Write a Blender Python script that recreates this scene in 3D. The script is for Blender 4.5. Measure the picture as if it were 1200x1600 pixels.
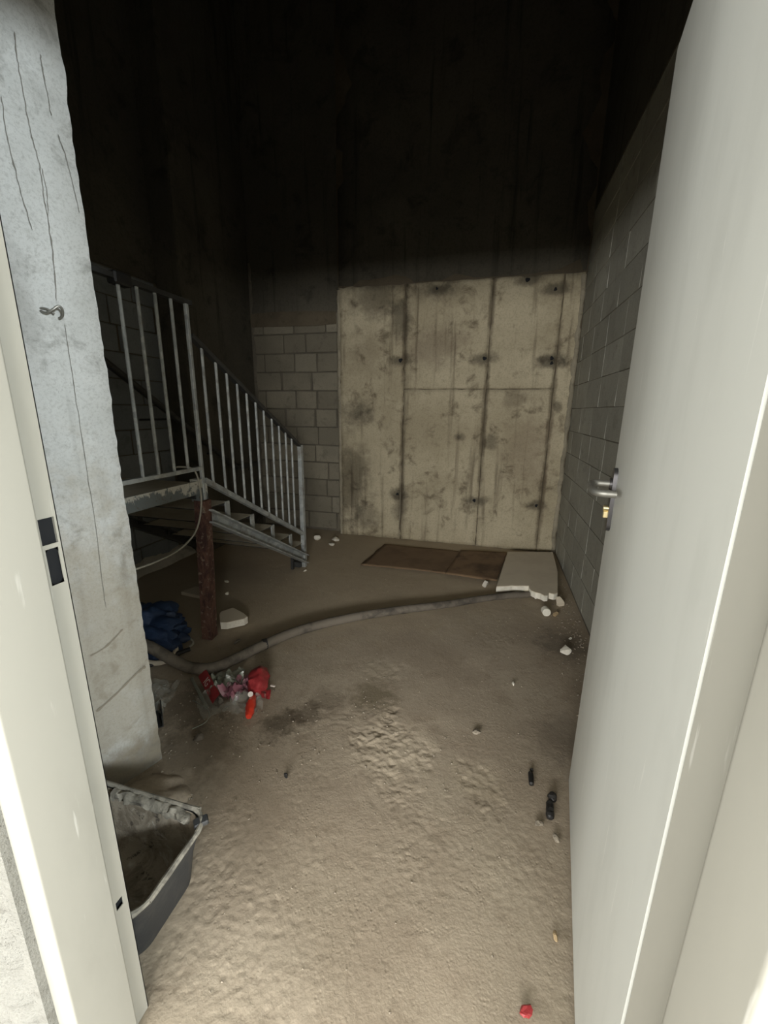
import bpy, bmesh, math, random
import numpy as np
from mathutils import Vector, Matrix, noise

random.seed(7)
SC = bpy.context.scene
COL = SC.collection
for o in list(bpy.data.objects):
    bpy.data.objects.remove(o, do_unlink=True)

# ------------------------------------------------------------------ camera
PITCH, ROLL, YAW = math.radians(13.966), math.radians(-0.70), math.radians(14.633)
cam = bpy.data.cameras.new('camera')
cam.sensor_fit = 'VERTICAL'
cam.sensor_height = 36.0
cam.lens = 36.0 * 639.25 / 1600.0
cam.clip_start = 0.02
cam_ob = bpy.data.objects.new('camera', cam)
COL.objects.link(cam_ob)
fwd = Vector((-math.sin(YAW) * math.cos(PITCH), math.cos(YAW) * math.cos(PITCH), -math.sin(PITCH)))
rgt = Vector((math.cos(YAW), math.sin(YAW), 0))
dwn = fwd.cross(rgt)
r2 = math.cos(ROLL) * rgt + math.sin(ROLL) * dwn
d2 = -math.sin(ROLL) * rgt + math.cos(ROLL) * dwn
mw = Matrix((r2, -d2, -fwd)).transposed().to_4x4()
mw.translation = Vector((0, 0, 1.25))
cam_ob.matrix_world = mw
SC.camera = cam_ob

# ------------------------------------------------------------------ world, daylight, exposure
SC.view_settings.view_transform = 'Standard'
SC.view_settings.look = 'None'
SC.view_settings.gamma = 1.0
SC.view_settings.use_curve_mapping = False
SC.view_settings.exposure = 0.1
world = bpy.data.worlds.new('sky')
SC.world = world
world.use_nodes = True
world.node_tree.nodes['Background'].inputs[0].default_value = (0.75, 0.86, 1.0, 1)
world.node_tree.nodes['Background'].inputs[1].default_value = 1.0

def area(name, loc, rot, sx, sy, power, col):
    l = bpy.data.lights.new(name, 'AREA')
    l.shape = 'RECTANGLE'
    l.size, l.size_y, l.energy, l.color = sx, sy, power, col
    o = bpy.data.objects.new(name, l)
    COL.objects.link(o)
    o.location, o.rotation_euler = loc, rot
    return o
# area lights added at three assumed windows of the unseen hall
area('assumed_hall_daylight', (0.1, -4.42, 1.68), (math.radians(90), 0, 0), 5.4, 0.60, 640, (0.985, 0.99, 0.98))
area('added_pier_light', (2.97, -1.50, 1.90), (math.radians(90), 0, math.radians(90)), 0.7, 0.42, 165, (0.88, 0.96, 1.0))  # added to light the pier face
area('added_door_light', (-2.77, -1.50, 1.15), (math.radians(90), 0, math.radians(-90)), 1.2, 0.50, 88, (0.97, 1.0, 0.99))  # added to brighten the door face and right wall

# ------------------------------------------------------------------ node helpers
def rgb(r, g, b):
    f = lambda c: (c / 255 / 12.92) if c / 255 <= 0.04045 else ((c / 255 + 0.055) / 1.055) ** 2.4
    return (f(r), f(g), f(b), 1)

class NT:
    def __init__(self, name):
        self.m = bpy.data.materials.new(name)
        self.m.use_nodes = True
        self.t = self.m.node_tree
        self.b = self.t.nodes['Principled BSDF']
    def n(self, typ, ins=None, **kw):
        nd = self.t.nodes.new(typ)
        for k, v in kw.items():
            setattr(nd, k, v)
        for k, v in (ins or {}).items():
            self.put(nd, k, v)
        return nd
    def put(self, nd, k, v):
        if isinstance(v, bpy.types.NodeSocket):
            self.t.links.new(v, nd.inputs[k])
        else:
            nd.inputs[k].default_value = v
    def math(self, op, a, b=0.0, c=0.0, clamp=False):
        nd = self.n('ShaderNodeMath', {0: a, 1: b, 2: c}, operation=op)
        nd.use_clamp = clamp
        return nd.outputs[0]
    def mix(self, fac, a, b, blend='MIX'):
        nd = self.n('ShaderNodeMix', data_type='RGBA', blend_type=blend)
        self.put(nd, 0, fac); self.put(nd, 6, a); self.put(nd, 7, b)
        return nd.outputs[2]
    def ramp(self, fac, lo, hi):
        nd = self.n('ShaderNodeMapRange', {0: fac, 1: lo, 2: hi, 3: 0.0, 4: 1.0})
        nd.interpolation_type = 'SMOOTHSTEP'
        return nd.outputs[0]
    def pos(self):
        return self.n('ShaderNodeNewGeometry').outputs['Position']
    def scaled(self, v, s):
        return self.n('ShaderNodeVectorMath', {0: v, 1: s}, operation='MULTIPLY').outputs[0]
    def noise(self, v, scale, detail=5, rough=0.6, dist=0.0):
        return self.n('ShaderNodeTexNoise', {'Vector': v, 'Scale': scale, 'Detail': detail, 'Roughness': rough, 'Distortion': dist}).outputs[0]
    def voro(self, v, scale):
        return self.n('ShaderNodeTexVoronoi', {'Vector': v, 'Scale': scale}).outputs['Distance']
    def spot(self, v, c, r, wob=None):
        d = self.n('ShaderNodeVectorMath', {0: v, 1: c}, operation='SUBTRACT').outputs[0]
        d = self.n('ShaderNodeVectorMath', {0: d, 1: tuple(1 / q for q in r)}, operation='MULTIPLY').outputs[0]
        l = self.n('ShaderNodeVectorMath', {0: d}, operation='LENGTH').outputs['Value']
        if wob is not None:
            l = self.math('ADD', l, wob)
        return self.math('SUBTRACT', 1.0, self.ramp(l, 0.25, 1.0))
    def bump(self, h, strength, dist):
        nd = self.n('ShaderNodeBump', {'Strength': strength, 'Distance': dist, 'Height': h})
        self.t.links.new(nd.outputs[0], self.b.inputs['Normal'])
    def done(self, color=None, rough=0.9, metal=0.0, spec=0.3):
        if color is not None:
            self.put(self.b, 'Base Color', color)
        self.put(self.b, 'Roughness', rough)
        self.put(self.b, 'Metallic', metal)
        self.put(self.b, 'Specular IOR Level', spec)
        return self.m

def m_concrete(name, base, dark, light, scale=3.0, streak=0.5, stain=0.5, pock=0.3, bump=0.4, spots=(), tint_random=0.0, rough=0.92, pdist=0.004, pscale=1.0, pgate=0.46):
    t = NT(name)
    p = t.pos()
    big = t.noise(p, scale * 0.5, 6, 0.62)
    mid = t.noise(p, scale * 2.4, 6, 0.65, 0.4)
    fine = t.noise(p, scale * 26, 4, 0.7)
    c = t.mix(t.ramp(big, 0.35, 0.68), base, light)
    c = t.mix(t.math('MULTIPLY', t.ramp(mid, 0.52, 0.72), stain), c, dark)
    if streak:
        s = t.noise(t.scaled(p, (9.0, 9.0, 0.55)), 1.6, 5, 0.6)
        c = t.mix(t.math('MULTIPLY', t.ramp(s, 0.54, 0.74), streak), c, dark)
    c = t.mix(t.math('MULTIPLY', t.ramp(fine, 0.45, 0.7), 0.28), c, dark)
    wob = t.math('MULTIPLY', t.math('SUBTRACT', t.noise(p, 9, 5, 0.65), 0.5), 1.6)
    for cc, rr, amt, col in spots:
        c = t.mix(t.math('MULTIPLY', t.spot(p, cc, rr, wob), amt), c, col)
    h = t.math('ADD', t.math('MULTIPLY', fine, 0.5), t.math('MULTIPLY', mid, 0.6))
    if pock:
        pk = t.math('SUBTRACT', 1.0, t.ramp(t.voro(t.n('ShaderNodeVectorMath', {0: p, 1: t.n('ShaderNodeTexNoise', {'Vector': p, 'Scale': 20.0}).outputs[1]}, operation='ADD').outputs[0], 24 * pscale), 0.05, 0.21))
        gate = t.ramp(t.noise(p, 6, 3), pgate, pgate + 0.14)
        pk = t.math('MULTIPLY', pk, gate)
        c = t.mix(t.math('MULTIPLY', pk, pock), c, dark)
        h = t.math('SUBTRACT', h, t.math('MULTIPLY', pk, 1.2))
    if tint_random:
        rnd = t.n('ShaderNodeObjectInfo').outputs['Random']
        c = t.mix(t.math('MULTIPLY', rnd, tint_random), c, dark)
    t.bump(h, bump, pdist)
    return t.done(c, rough)

def m_plain(name, col, rough=0.6, metal=0.0, var=0.0, dark=None, scale=12, bump=0.0, spec=0.4):
    t = NT(name)
    p = t.n('ShaderNodeTexCoord').outputs['Object']
    c = col
    if var:
        nz = t.noise(p, scale, 5, 0.65)
        c = t.mix(t.math('MULTIPLY', t.ramp(nz, 0.42, 0.68), var), col, dark or tuple(q * 0.35 for q in col[:3]) + (1,))
    if bump:
        t.bump(t.noise(p, scale * 4, 4, 0.6), bump, 0.003)
    return t.done(c, rough, metal, spec)

# ------------------------------------------------------------------ mesh helpers
def mesh_obj(name, verts, faces, mat, parent=None, smooth=False, loc=None):
    me = bpy.data.meshes.new(name)
    me.from_pydata([tuple(v) for v in verts], [], faces)
    me.update()
    if mat is not None:
        me.materials.append(mat)
    if smooth:
        me.polygons.foreach_set('use_smooth', [True] * len(me.polygons))
    return link(name, me, parent, loc)

def link(name, me, parent=None, loc=None):
    o = bpy.data.objects.new(name, me)
    COL.objects.link(o)
    if parent is not None:
        o.parent = parent
    if loc is not None:
        o.location = loc
    return o

def tag(o, label=None, cat=None, group=None, kind=None):
    if label: o['label'] = label
    if cat: o['category'] = cat
    if group: o['group'] = group
    if kind: o['kind'] = kind
    return o

def empty(name, loc=(0, 0, 0), rz=0.0):
    o = bpy.data.objects.new(name, None)
    o.empty_display_size = 0.05
    COL.objects.link(o)
    o.location = loc
    o.rotation_euler = (0, 0, rz)
    return o

class MB:
    def __init__(self):
        self.v, self.f = [], []
    def add(self, v, f):
        k = len(self.v)
        self.v += [tuple(q) for q in v]
        self.f += [tuple(i + k for i in q) for q in f]
        return self
    def box(self, x0, x1, y0, y1, z0, z1, ch=0.0):
        if ch <= 0:
            v = [(x, y, z) for z in (z0, z1) for y in (y0, y1) for x in (x0, x1)]
            return self.add(v, [(0, 2, 3, 1), (4, 5, 7, 6), (0, 1, 5, 4), (2, 6, 7, 3), (0, 4, 6, 2), (1, 3, 7, 5)])
        bm = bmesh.new()
        vs = [bm.verts.new((x, y, z)) for z in (z0, z1) for y in (y0, y1) for x in (x0, x1)]
        for q in [(0, 2, 3, 1), (4, 5, 7, 6), (0, 1, 5, 4), (2, 6, 7, 3), (0, 4, 6, 2), (1, 3, 7, 5)]:
            bm.faces.new([vs[i] for i in q])
        bmesh.ops.bevel(bm, geom=bm.edges[:], offset=ch, segments=1, affect='EDGES', profile=0.5)
        return self.bm(bm)
    def bm(self, bm):
        bm.verts.index_update()
        self.add([v.co[:] for v in bm.verts], [[v.index for v in f.verts] for f in bm.faces])
        bm.free()
        return self
    def bar(self, a, b, w, d, up=(0, 0, 1)):
        # a rectangular bar from a to b; w along up x axis, d along up-ish axis
        a, b = Vector(a), Vector(b)
        ax = (b - a).normalized()
        s = ax.cross(Vector(up))
        if s.length < 1e-4:
            s = Vector((1, 0, 0))
        s.normalize()
        u = s.cross(ax).normalized()
        v = []
        for p in (a, b):
            for i, j in ((-1, -1), (1, -1), (1, 1), (-1, 1)):
                v.append(p + s * (i * w / 2) + u * (j * d / 2))
        return self.add(v, [(3, 2, 1, 0), (4, 5, 6, 7), (0, 1, 5, 4), (1, 2, 6, 5), (2, 3, 7, 6), (3, 0, 4, 7)])
    def tube(self, pts, r, seg=10, cap=True):
        pts = [Vector(p) for p in pts]
        n = len(pts)
        rr = r if isinstance(r, (list, tuple)) else [r] * n
        t0 = (pts[1] - pts[0]).normalized()
        ref = Vector((0, 0, 1)) if abs(t0.z) < 0.9 else Vector((1, 0, 0))
        s = t0.cross(ref).normalized()
        v, f = [], []
        for i in range(n):
            t = (pts[min(i + 1, n - 1)] - pts[max(i - 1, 0)]).normalized()
            s = (s - t * s.dot(t)).normalized()
            u = t.cross(s)
            for k in range(seg):
                a = 2 * math.pi * k / seg
                v.append(pts[i] + (s * math.cos(a) + u * math.sin(a)) * rr[i])
        for i in range(n - 1):
            for k in range(seg):
                k2 = (k + 1) % seg
                f.append((i * seg + k, i * seg + k2, (i + 1) * seg + k2, (i + 1) * seg + k))
        if cap:
            f.append(tuple(range(seg - 1, -1, -1)))
            f.append(tuple((n - 1) * seg + k for k in range(seg)))
        return self.add(v, f)
    def prism(self, poly, z0, z1):
        n = len(poly)
        v = [(x, y, z0) for x, y in poly] + [(x, y, z1) for x, y in poly]
        f = [tuple(range(n - 1, -1, -1)), tuple(range(n, 2 * n))]
        f += [(i, (i + 1) % n, n + (i + 1) % n, n + i) for i in range(n)]
        return self.add(v, f)
    def build(self, name, mat, parent=None, smooth=False, loc=None):
        o = mesh_obj(name, self.v, self.f, mat, parent, False, loc)
        if smooth:
            me = o.data
            me.polygons.foreach_set('use_smooth', [True] * len(me.polygons))
            try:
                me.set_sharp_from_angle(angle=math.radians(40))
            except Exception:
                pass
        return o

def smooth_path(pts, k=8):
    pts = [Vector(p) for p in pts]
    out = []
    n = len(pts)
    for i in range(n - 1):
        p0, p1, p2, p3 = pts[max(i - 1, 0)], pts[i], pts[i + 1], pts[min(i + 2, n - 1)]
        for j in range(k):
            t = j / k
            out.append(0.5 * ((2 * p1) + (p2 - p0) * t + (2 * p0 - 5 * p1 + 4 * p2 - p3) * t * t + (3 * p1 - p0 - 3 * p2 + p3) * t ** 3))
    out.append(pts[-1])
    return out

def perlin(x, y, seed=0):
    """vectorised 2-D gradient noise in about -0.7..0.7"""
    rng = np.random.RandomState(seed)
    perm = rng.permutation(256)
    ang = rng.rand(256) * 2 * np.pi
    gx, gy = np.cos(ang), np.sin(ang)
    xi, yi = np.floor(x).astype(int), np.floor(y).astype(int)
    xf, yf = x - xi, y - yi
    u, v = xf ** 3 * (xf * (xf * 6 - 15) + 10), yf ** 3 * (yf * (yf * 6 - 15) + 10)
    def g(ix, iy, dx, dy):
        h = perm[(perm[ix & 255] + iy) & 255]
        return gx[h] * dx + gy[h] * dy
    a = g(xi, yi, xf, yf); b = g(xi + 1, yi, xf - 1, yf)
    c = g(xi, yi + 1, xf, yf - 1); d = g(xi + 1, yi + 1, xf - 1, yf - 1)
    return (a + u * (b - a)) * (1 - v) + (c + u * (d - c)) * v

def fbm(x, y, oct=4, seed=0, gain=0.5):
    r, a = 0, 1.0
    for i in range(oct):
        r = r + a * perlin(x * 2 ** i, y * 2 ** i, seed + i)
        a *= gain
    return r

# ------------------------------------------------------------------ materials
FL_DARK = rgb(78, 68, 54)
def m_floor():
    t = NT('dusty_screed')
    p = t.pos()
    big = t.noise(p, 1.6, 6, 0.6)
    mid = t.noise(p, 7, 6, 0.68, 0.5)
    fine = t.noise(p, 70, 4, 0.7)
    c = t.mix(t.ramp(big, 0.36, 0.66), rgb(154, 140, 121), rgb(170, 157, 137))
    c = t.mix(t.math('MULTIPLY', t.ramp(mid, 0.5, 0.75), 0.45), c, rgb(118, 103, 84))
    c = t.mix(t.math('MULTIPLY', t.ramp(fine, 0.5, 0.72), 0.28), c, rgb(92, 80, 64))
    wob = t.math('MULTIPLY', t.math('SUBTRACT', t.noise(p, 14, 5, 0.7), 0.5), 2.2)
    for (x, y), r, amt, col in FLOOR_SPOTS:
        c = t.mix(t.math('MULTIPLY', t.spot(p, (x, y, 0), (r, r, 1), wob), amt), c, col)
    # specks of grit
    sp = t.math('SUBTRACT', 1.0, t.ramp(t.voro(p, 46), 0.03, 0.10))
    g = t.ramp(t.noise(p, 4.0, 3), 0.5, 0.62)
    c = t.mix(t.math('MULTIPLY', t.math('MULTIPLY', sp, g), 0.5), c, rgb(200, 190, 170))
    # back part of the floor lightened, making up for weak light there
    yy = t.n('ShaderNodeSeparateXYZ', {0: p}).outputs
    far = t.ramp(t.math('ADD', t.math('SUBTRACT', yy[1], t.math('MULTIPLY', yy[0], 0.55)), t.math('MULTIPLY', t.math('SUBTRACT', mid, 0.5), 0.9)), 2.1, 2.75)
    c = t.mix(t.math('MULTIPLY', far, 0.6), c, rgb(182, 166, 140))
    gp = t.ramp(t.noise(p, 9, 4, 0.6), 0.42, 0.62)
    pits = t.math('MULTIPLY', t.ramp(t.voro(p, 85), 0.05, 0.4), gp)
    hh = t.math('ADD', t.math('MULTIPLY', t.noise(p, 150, 3, 0.6), 0.6), t.math('MULTIPLY', pits, 0.35))
    t.bump(t.math('ADD', hh, t.math('MULTIPLY', mid, 0.6)), 0.36, 0.005)
    return t.done(c, 0.72, 0, 0.35)
FLOOR_SPOTS = [((-0.754, 1.268), 0.11, 0.75, rgb(74, 64, 50)), ((-0.677, 1.347), 0.10, 0.6, rgb(80, 68, 54)),
               ((-0.436, 1.539), 0.14, 0.6, rgb(92, 82, 58)), ((-0.62, 1.44), 0.12, 0.4, rgb(86, 74, 58)),
               ((-0.28, 1.27), 0.24, 0.55, rgb(186, 172, 150)), ((-0.467, 1.70), 0.12, 0.35, rgb(170, 158, 136)),
               ((-1.183, 1.265), 0.22, 0.55, rgb(84, 72, 58)), ((-1.0, 1.05), 0.25, 0.45, rgb(90, 78, 62)),
               ((0.03, 1.206), 0.12, 0.35, rgb(176, 162, 138)), ((0.47, 2.2), 0.22, 0.5, rgb(70, 64, 56)),
               ((0.36, 1.5), 0.18, 0.35, rgb(84, 76, 66)), ((-1.3, 1.8), 0.25, 0.3, rgb(84, 72, 56))]
M = {}
M['floor'] = m_floor()
CD = rgb(58, 52, 42)
TIES = [(-0.862, 1.690), (-0.123, 1.693), (0.420, 1.684), (0.423, 1.646), (-0.866, 0.456), (-0.130, 0.442), (0.419, 0.432), (0.175, 2.285), (-0.557, 2.262), (0.394, 2.204)]
form_spots = [((x, 3.82, z), (0.16, 1, 0.07), 0.65, CD) for x, z in TIES]
form_spots += [((x, 3.82, z), (0.035, 1, h), 0.6, rgb(92, 80, 62)) for x, z, h in ((-0.83, 1.9, 0.6), (-0.83, 0.7, 0.8), (-0.09, 1.2, 0.9), (-0.09, 2.1, 0.4), (0.46, 1.3, 1.0), (0.46, 0.4, 0.5))]
form_spots += [((-1.1, 3.82, 2.2), (0.32, 1, 0.22), 0.5, CD), ((-1.2, 3.82, 1.75), (0.25, 1, 0.3), 0.3, rgb(120, 106, 84)), ((-0.87, 3.82, 2.05), (0.16, 1, 0.25), 0.6, CD), ((-1.28, 3.82, 1.22), (0.22, 1, 0.16), 0.6, CD),
               ((-1.33, 3.82, 0.55), (0.26, 1, 0.55), 0.55, CD), ((-1.05, 3.82, 0.75), (0.2, 1, 0.12), 0.4, rgb(170, 158, 132)),
               ((-0.30, 3.82, 1.02), (0.07, 1, 0.05), 0.7, CD), ((-0.02, 3.82, 0.98), (0.07, 1, 0.12), 0.5, CD),
               ((-0.60, 3.82, 2.25), (0.35, 1, 0.10), 0.5, CD), ((-0.83, 3.82, 0.35), (0.12, 1, 0.25), 0.5, CD),
               ((0.16, 3.82, 1.35), (0.14, 1, 0.10), 0.4, rgb(84, 74, 58)), ((0.5, 3.82, 1.3), (0.05, 1, 0.08), 0.6, CD),
               ((-1.25, 3.82, 0.95), (0.3, 1, 0.10), 0.35, rgb(178, 166, 138)), ((-1.2, 3.82, 0.2), (0.25, 1, 0.16), 0.4, CD),
               ((-0.55, 3.82, 1.8), (0.35, 1, 0.22), 0.35, rgb(96, 78, 66)), ((0.3, 3.82, 0.9), (0.3, 1, 0.5), 0.3, rgb(112, 92, 76))]
M['form'] = m_concrete('cast_concrete', rgb(170, 158, 131), rgb(94, 83, 65), rgb(196, 184, 156), 3.2, 0.7, 0.75, 0.6, 0.6, form_spots)
M['joint'] = m_concrete('dark_joint', rgb(88, 79, 64), rgb(56, 49, 40), rgb(104, 94, 77), 6, 0.2, 0.4, 0, 0.4)
M['upper'] = m_concrete('shaded_upper_concrete', rgb(82, 78, 68), rgb(46, 43, 37), rgb(96, 91, 79), 2.2, 0.7, 0.6, 0.2, 0.4)  # darker concrete, deepened so the shade up high sits in the colour
M['block_back'] = m_concrete('grey_block', rgb(136, 129, 112), rgb(84, 78, 66), rgb(152, 144, 125), 5, 0.1, 0.5, 0.4, 0.6, tint_random=0.45)
M['block_right'] = m_concrete('grey_block_right', rgb(158, 156, 144), rgb(104, 102, 92), rgb(172, 170, 157), 4, 0.15, 0.4, 0.25, 0.45, tint_random=0.3)
M['block_left'] = m_concrete('grey_block_left', rgb(134, 138, 138), rgb(88, 90, 90), rgb(148, 152, 151), 4, 0.15, 0.4, 0.25, 0.45, tint_random=0.3)
M['mortar'] = m_concrete('dark_mortar', rgb(98, 92, 80), rgb(58, 54, 46), rgb(112, 105, 92), 9, 0.1, 0.4, 0, 0.6)
M['pale_mortar'] = m_concrete('pale_mortar', rgb(150, 142, 122), rgb(98, 90, 74), rgb(172, 162, 140), 9, 0.1, 0.5, 0.3, 0.8, pdist=0.01)
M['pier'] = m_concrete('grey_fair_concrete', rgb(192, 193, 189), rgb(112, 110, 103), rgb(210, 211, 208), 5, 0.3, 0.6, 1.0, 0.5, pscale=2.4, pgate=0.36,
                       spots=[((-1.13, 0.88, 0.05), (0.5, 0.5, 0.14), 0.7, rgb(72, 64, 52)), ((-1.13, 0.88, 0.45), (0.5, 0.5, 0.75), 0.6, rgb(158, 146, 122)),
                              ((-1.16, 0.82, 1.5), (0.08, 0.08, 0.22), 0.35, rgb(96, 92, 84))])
M['ridge'] = m_concrete('white_mortar', rgb(204, 196, 178), rgb(140, 130, 112), rgb(216, 208, 190), 9, 0.1, 0.5, 0.3, 0.8, pdist=0.01)
M['crack'] = m_plain('crack_line', rgb(122, 119, 112), 0.95)
M['rubmark'] = m_plain('rub_mark', rgb(140, 132, 116), 0.95)
M['plaster'] = m_concrete('shaded_white_plaster', rgb(136, 134, 126), rgb(96, 92, 84), rgb(150, 148, 140), 8, 0, 0.4, 0.8, 1.0, pdist=0.01)  # white plaster greyed so the shade falling on it sits in the colour
M['corridor'] = m_plain('hall_concrete', rgb(158, 155, 148), 0.9, var=0.3, dark=rgb(130, 126, 118), scale=2)
M['corr_floor'] = m_plain('corridor_screed', rgb(136, 130, 118), 0.9, var=0.4, dark=rgb(104, 96, 84), scale=3, bump=0.2)
def m_paint(name, a, b, rough):
    t = NT(name)
    p = t.pos()
    nz = t.noise(t.scaled(p, (3, 3, 1.0)), 3.0, 5, 0.6)
    c = t.mix(t.math('MULTIPLY', t.ramp(nz, 0.45, 0.72), 0.5), a, b)
    sc = t.noise(t.scaled(p, (30, 30, 3.0)), 2.0, 3, 0.6)
    c = t.mix(t.math('MULTIPLY', t.ramp(sc, 0.66, 0.76), 0.35), c, rgb(232, 230, 222))
    t.bump(t.noise(p, 30, 2), 0.03, 0.002)
    return t.done(c, rough, 0, 0.4)
M['door'] = m_paint('door_paint', rgb(204, 204, 196), rgb(192, 192, 184), 0.5)
M['frame'] = m_paint('frame_paint', rgb(166, 163, 152), rgb(156, 153, 142), 0.5)
M['hole'] = m_plain('cavity_shade', rgb(30, 31, 33), 0.9)  # near-black stands for the shade inside holes
M['alu'] = m_plain('satin_metal', rgb(150, 148, 140), 0.5, 0.75, 0.3, rgb(120, 118, 112), 40)
M['plate'] = m_plain('dark_handle_plate', rgb(86, 84, 84), 0.4, 0.8)
M['brass'] = m_plain('brass_cylinder', rgb(226, 208, 160), 0.3, 0.9)
def m_galv():
    t = NT('galvanised_steel')
    p = t.n('ShaderNodeTexCoord').outputs['Object']
    v = t.n('ShaderNodeTexVoronoi', {'Vector': p, 'Scale': 26.0}).outputs['Color']
    s = t.n('ShaderNodeSeparateColor', {0: v}).outputs[0]
    c = t.mix(s, rgb(150, 154, 153), rgb(182, 185, 181))
    d = t.noise(p, 11, 6, 0.7)
    c = t.mix(t.math('MULTIPLY', t.ramp(d, 0.48, 0.68), 0.55), c, rgb(112, 102, 86))
    r = t.math('ADD', 0.45, t.math('MULTIPLY', d, 0.3))
    return t.done(c, r, 0.25, 0.5)
M['galv'] = m_galv()
M['dark_steel'] = m_plain('dark_steel', rgb(74, 74, 72), 0.55, 0.5, 0.5, rgb(50, 44, 38), 14)
def m_flake():
    t = NT('flaking_painted_steel')
    p = t.pos()
    z = t.n('ShaderNodeSeparateXYZ', {0: p}).outputs
    a = t.noise(t.scaled(p, (1, 1, 0.5)), 22, 6, 0.7, 0.3)
    k = t.math('ADD', t.math('MULTIPLY', t.math('SUBTRACT', z[2], 0.868), 22.0), t.math('MULTIPLY', t.math('SUBTRACT', a, 0.5), 5.0))
    k = t.math('ADD', k, t.math('MULTIPLY', t.math('SUBTRACT', z[1], 1.55), 2.2))
    c = t.mix(t.ramp(k, -0.12, 0.12), rgb(104, 109, 107), rgb(184, 182, 170))
    c = t.mix(t.math('MULTIPLY', t.ramp(t.noise(p, 60, 5, 0.7), 0.56, 0.66), 0.7), c, rgb(92, 76, 60))
    return t.done(c, 0.75, 0.0, 0.3)
M['flake'] = m_flake()
def m_rust():
    t = NT('rusty_steel')
    p = t.n('ShaderNodeTexCoord').outputs['Object']
    a = t.noise(t.scaled(p, (1, 1, 0.35)), 24, 6, 0.7, 0.6)
    c = t.mix(t.ramp(a, 0.4, 0.62), rgb(104, 76, 64), rgb(66, 46, 42))
    c = t.mix(t.math('MULTIPLY', t.ramp(t.noise(p, 34, 5, 0.7), 0.55, 0.66), 0.6), c, rgb(150, 138, 120))
    t.bump(a, 0.3, 0.003)
    return t.done(c, 0.85, 0.1, 0.3)
M['rust'] = m_rust()
M['tread'] = m_plain('dusty_tread', rgb(196, 187, 166), 0.85, 0.0, 0.5, rgb(160, 146, 120), 9)
M['hose'] = m_plain('dusty_hose', rgb(108, 100, 88), 0.85, 0, 0.8, rgb(54, 49, 44), 9, 0.3)
M['wire'] = m_plain('pale_cable', rgb(150, 146, 132), 0.6)
M['cardboard'] = m_plain('damp_cardboard', rgb(122, 100, 76), 0.9, 0, 0.5, rgb(92, 73, 54), 5, 0.2)
M['cardboard_b'] = m_plain('stained_cardboard', rgb(130, 106, 80), 0.9, 0, 0.8, rgb(70, 54, 40), 4, 0.2)
M['foam_top'] = m_plain('dusty_board_face', rgb(208, 196, 174), 0.95, 0, 0.35, rgb(182, 168, 146), 5, 0.15)
M['foam'] = m_plain('white_core', rgb(226, 220, 204), 0.9, 0, 0.4, rgb(190, 180, 160), 30, 0.5)
M['stone'] = m_plain('tan_stone', rgb(164, 142, 108), 0.9, 0, 0.4, rgb(120, 98, 72), 30, 0.4)
M['grit'] = m_plain('grey_grit', rgb(150, 140, 124), 0.95, 0, 0.5, rgb(90, 80, 68), 60, 0.4)
M['bluebag'] = m_plain('blue_woven_plastic', rgb(48, 66, 96), 0.6, 0, 0.6, rgb(26, 34, 50), 7, 0.3)
M['black'] = m_plain('black_plastic', rgb(34, 33, 32), 0.55, 0, 0.3, rgb(60, 54, 46), 20)
M['rubber'] = m_plain('black_rubber', rgb(54, 55, 56), 0.55, 0, 0.35, rgb(84, 82, 78), 30, 0.15)
def m_tub_in():
    t = NT('dried_mortar_lining')
    p = t.pos()
    a = t.noise(p, 14, 6, 0.7, 0.6)
    c = t.mix(t.ramp(a, 0.42, 0.62), rgb(160, 150, 133), rgb(122, 112, 97))
    c = t.mix(t.math('MULTIPLY', t.ramp(t.noise(p, 30, 5, 0.7), 0.58, 0.68), 0.8), c, rgb(56, 52, 48))
    c = t.mix(t.math('MULTIPLY', t.ramp(t.noise(p, 11, 4, 0.7, 1), 0.6, 0.72), 0.8), c, rgb(190, 184, 172))
    t.bump(a, 0.6, 0.006)
    return t.done(c, 0.95)
M['tub_in'] = m_tub_in()
M['rim'] = m_plain('mortar_caked_rim', rgb(152, 147, 134), 0.9, 0, 0.85, rgb(92, 88, 80), 34, 0.6)
def m_film(name, col, alpha, rough=0.18):
    t = NT(name)
    t.put(t.b, 'Alpha', alpha)
    p = t.n('ShaderNodeTexCoord').outputs['Object']
    t.bump(t.noise(p, 60, 3, 0.6), 0.5, 0.004)
    return t.done(col, rough, 0, 0.9)
M['clear'] = m_film('clear_film', rgb(206, 208, 198), 0.20, 0.12)
M['clear2'] = m_film('clear_grey_film', rgb(158, 164, 148), 0.48, 0.15)
M['pink'] = m_film('pink_film', rgb(170, 112, 126), 0.75, 0.3)
M['red'] = m_plain('red_print_film', rgb(158, 52, 54), 0.4, 0, 0.4, rgb(112, 34, 38), 30, 0.4, 0.6)
M['redbright'] = m_plain('bright_red_film', rgb(214, 66, 46), 0.22, 0, 0.3, rgb(180, 36, 30), 30, 0.3, 0.8)
M['whiteprint'] = m_plain('white_print', rgb(224, 214, 204), 0.5)

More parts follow.
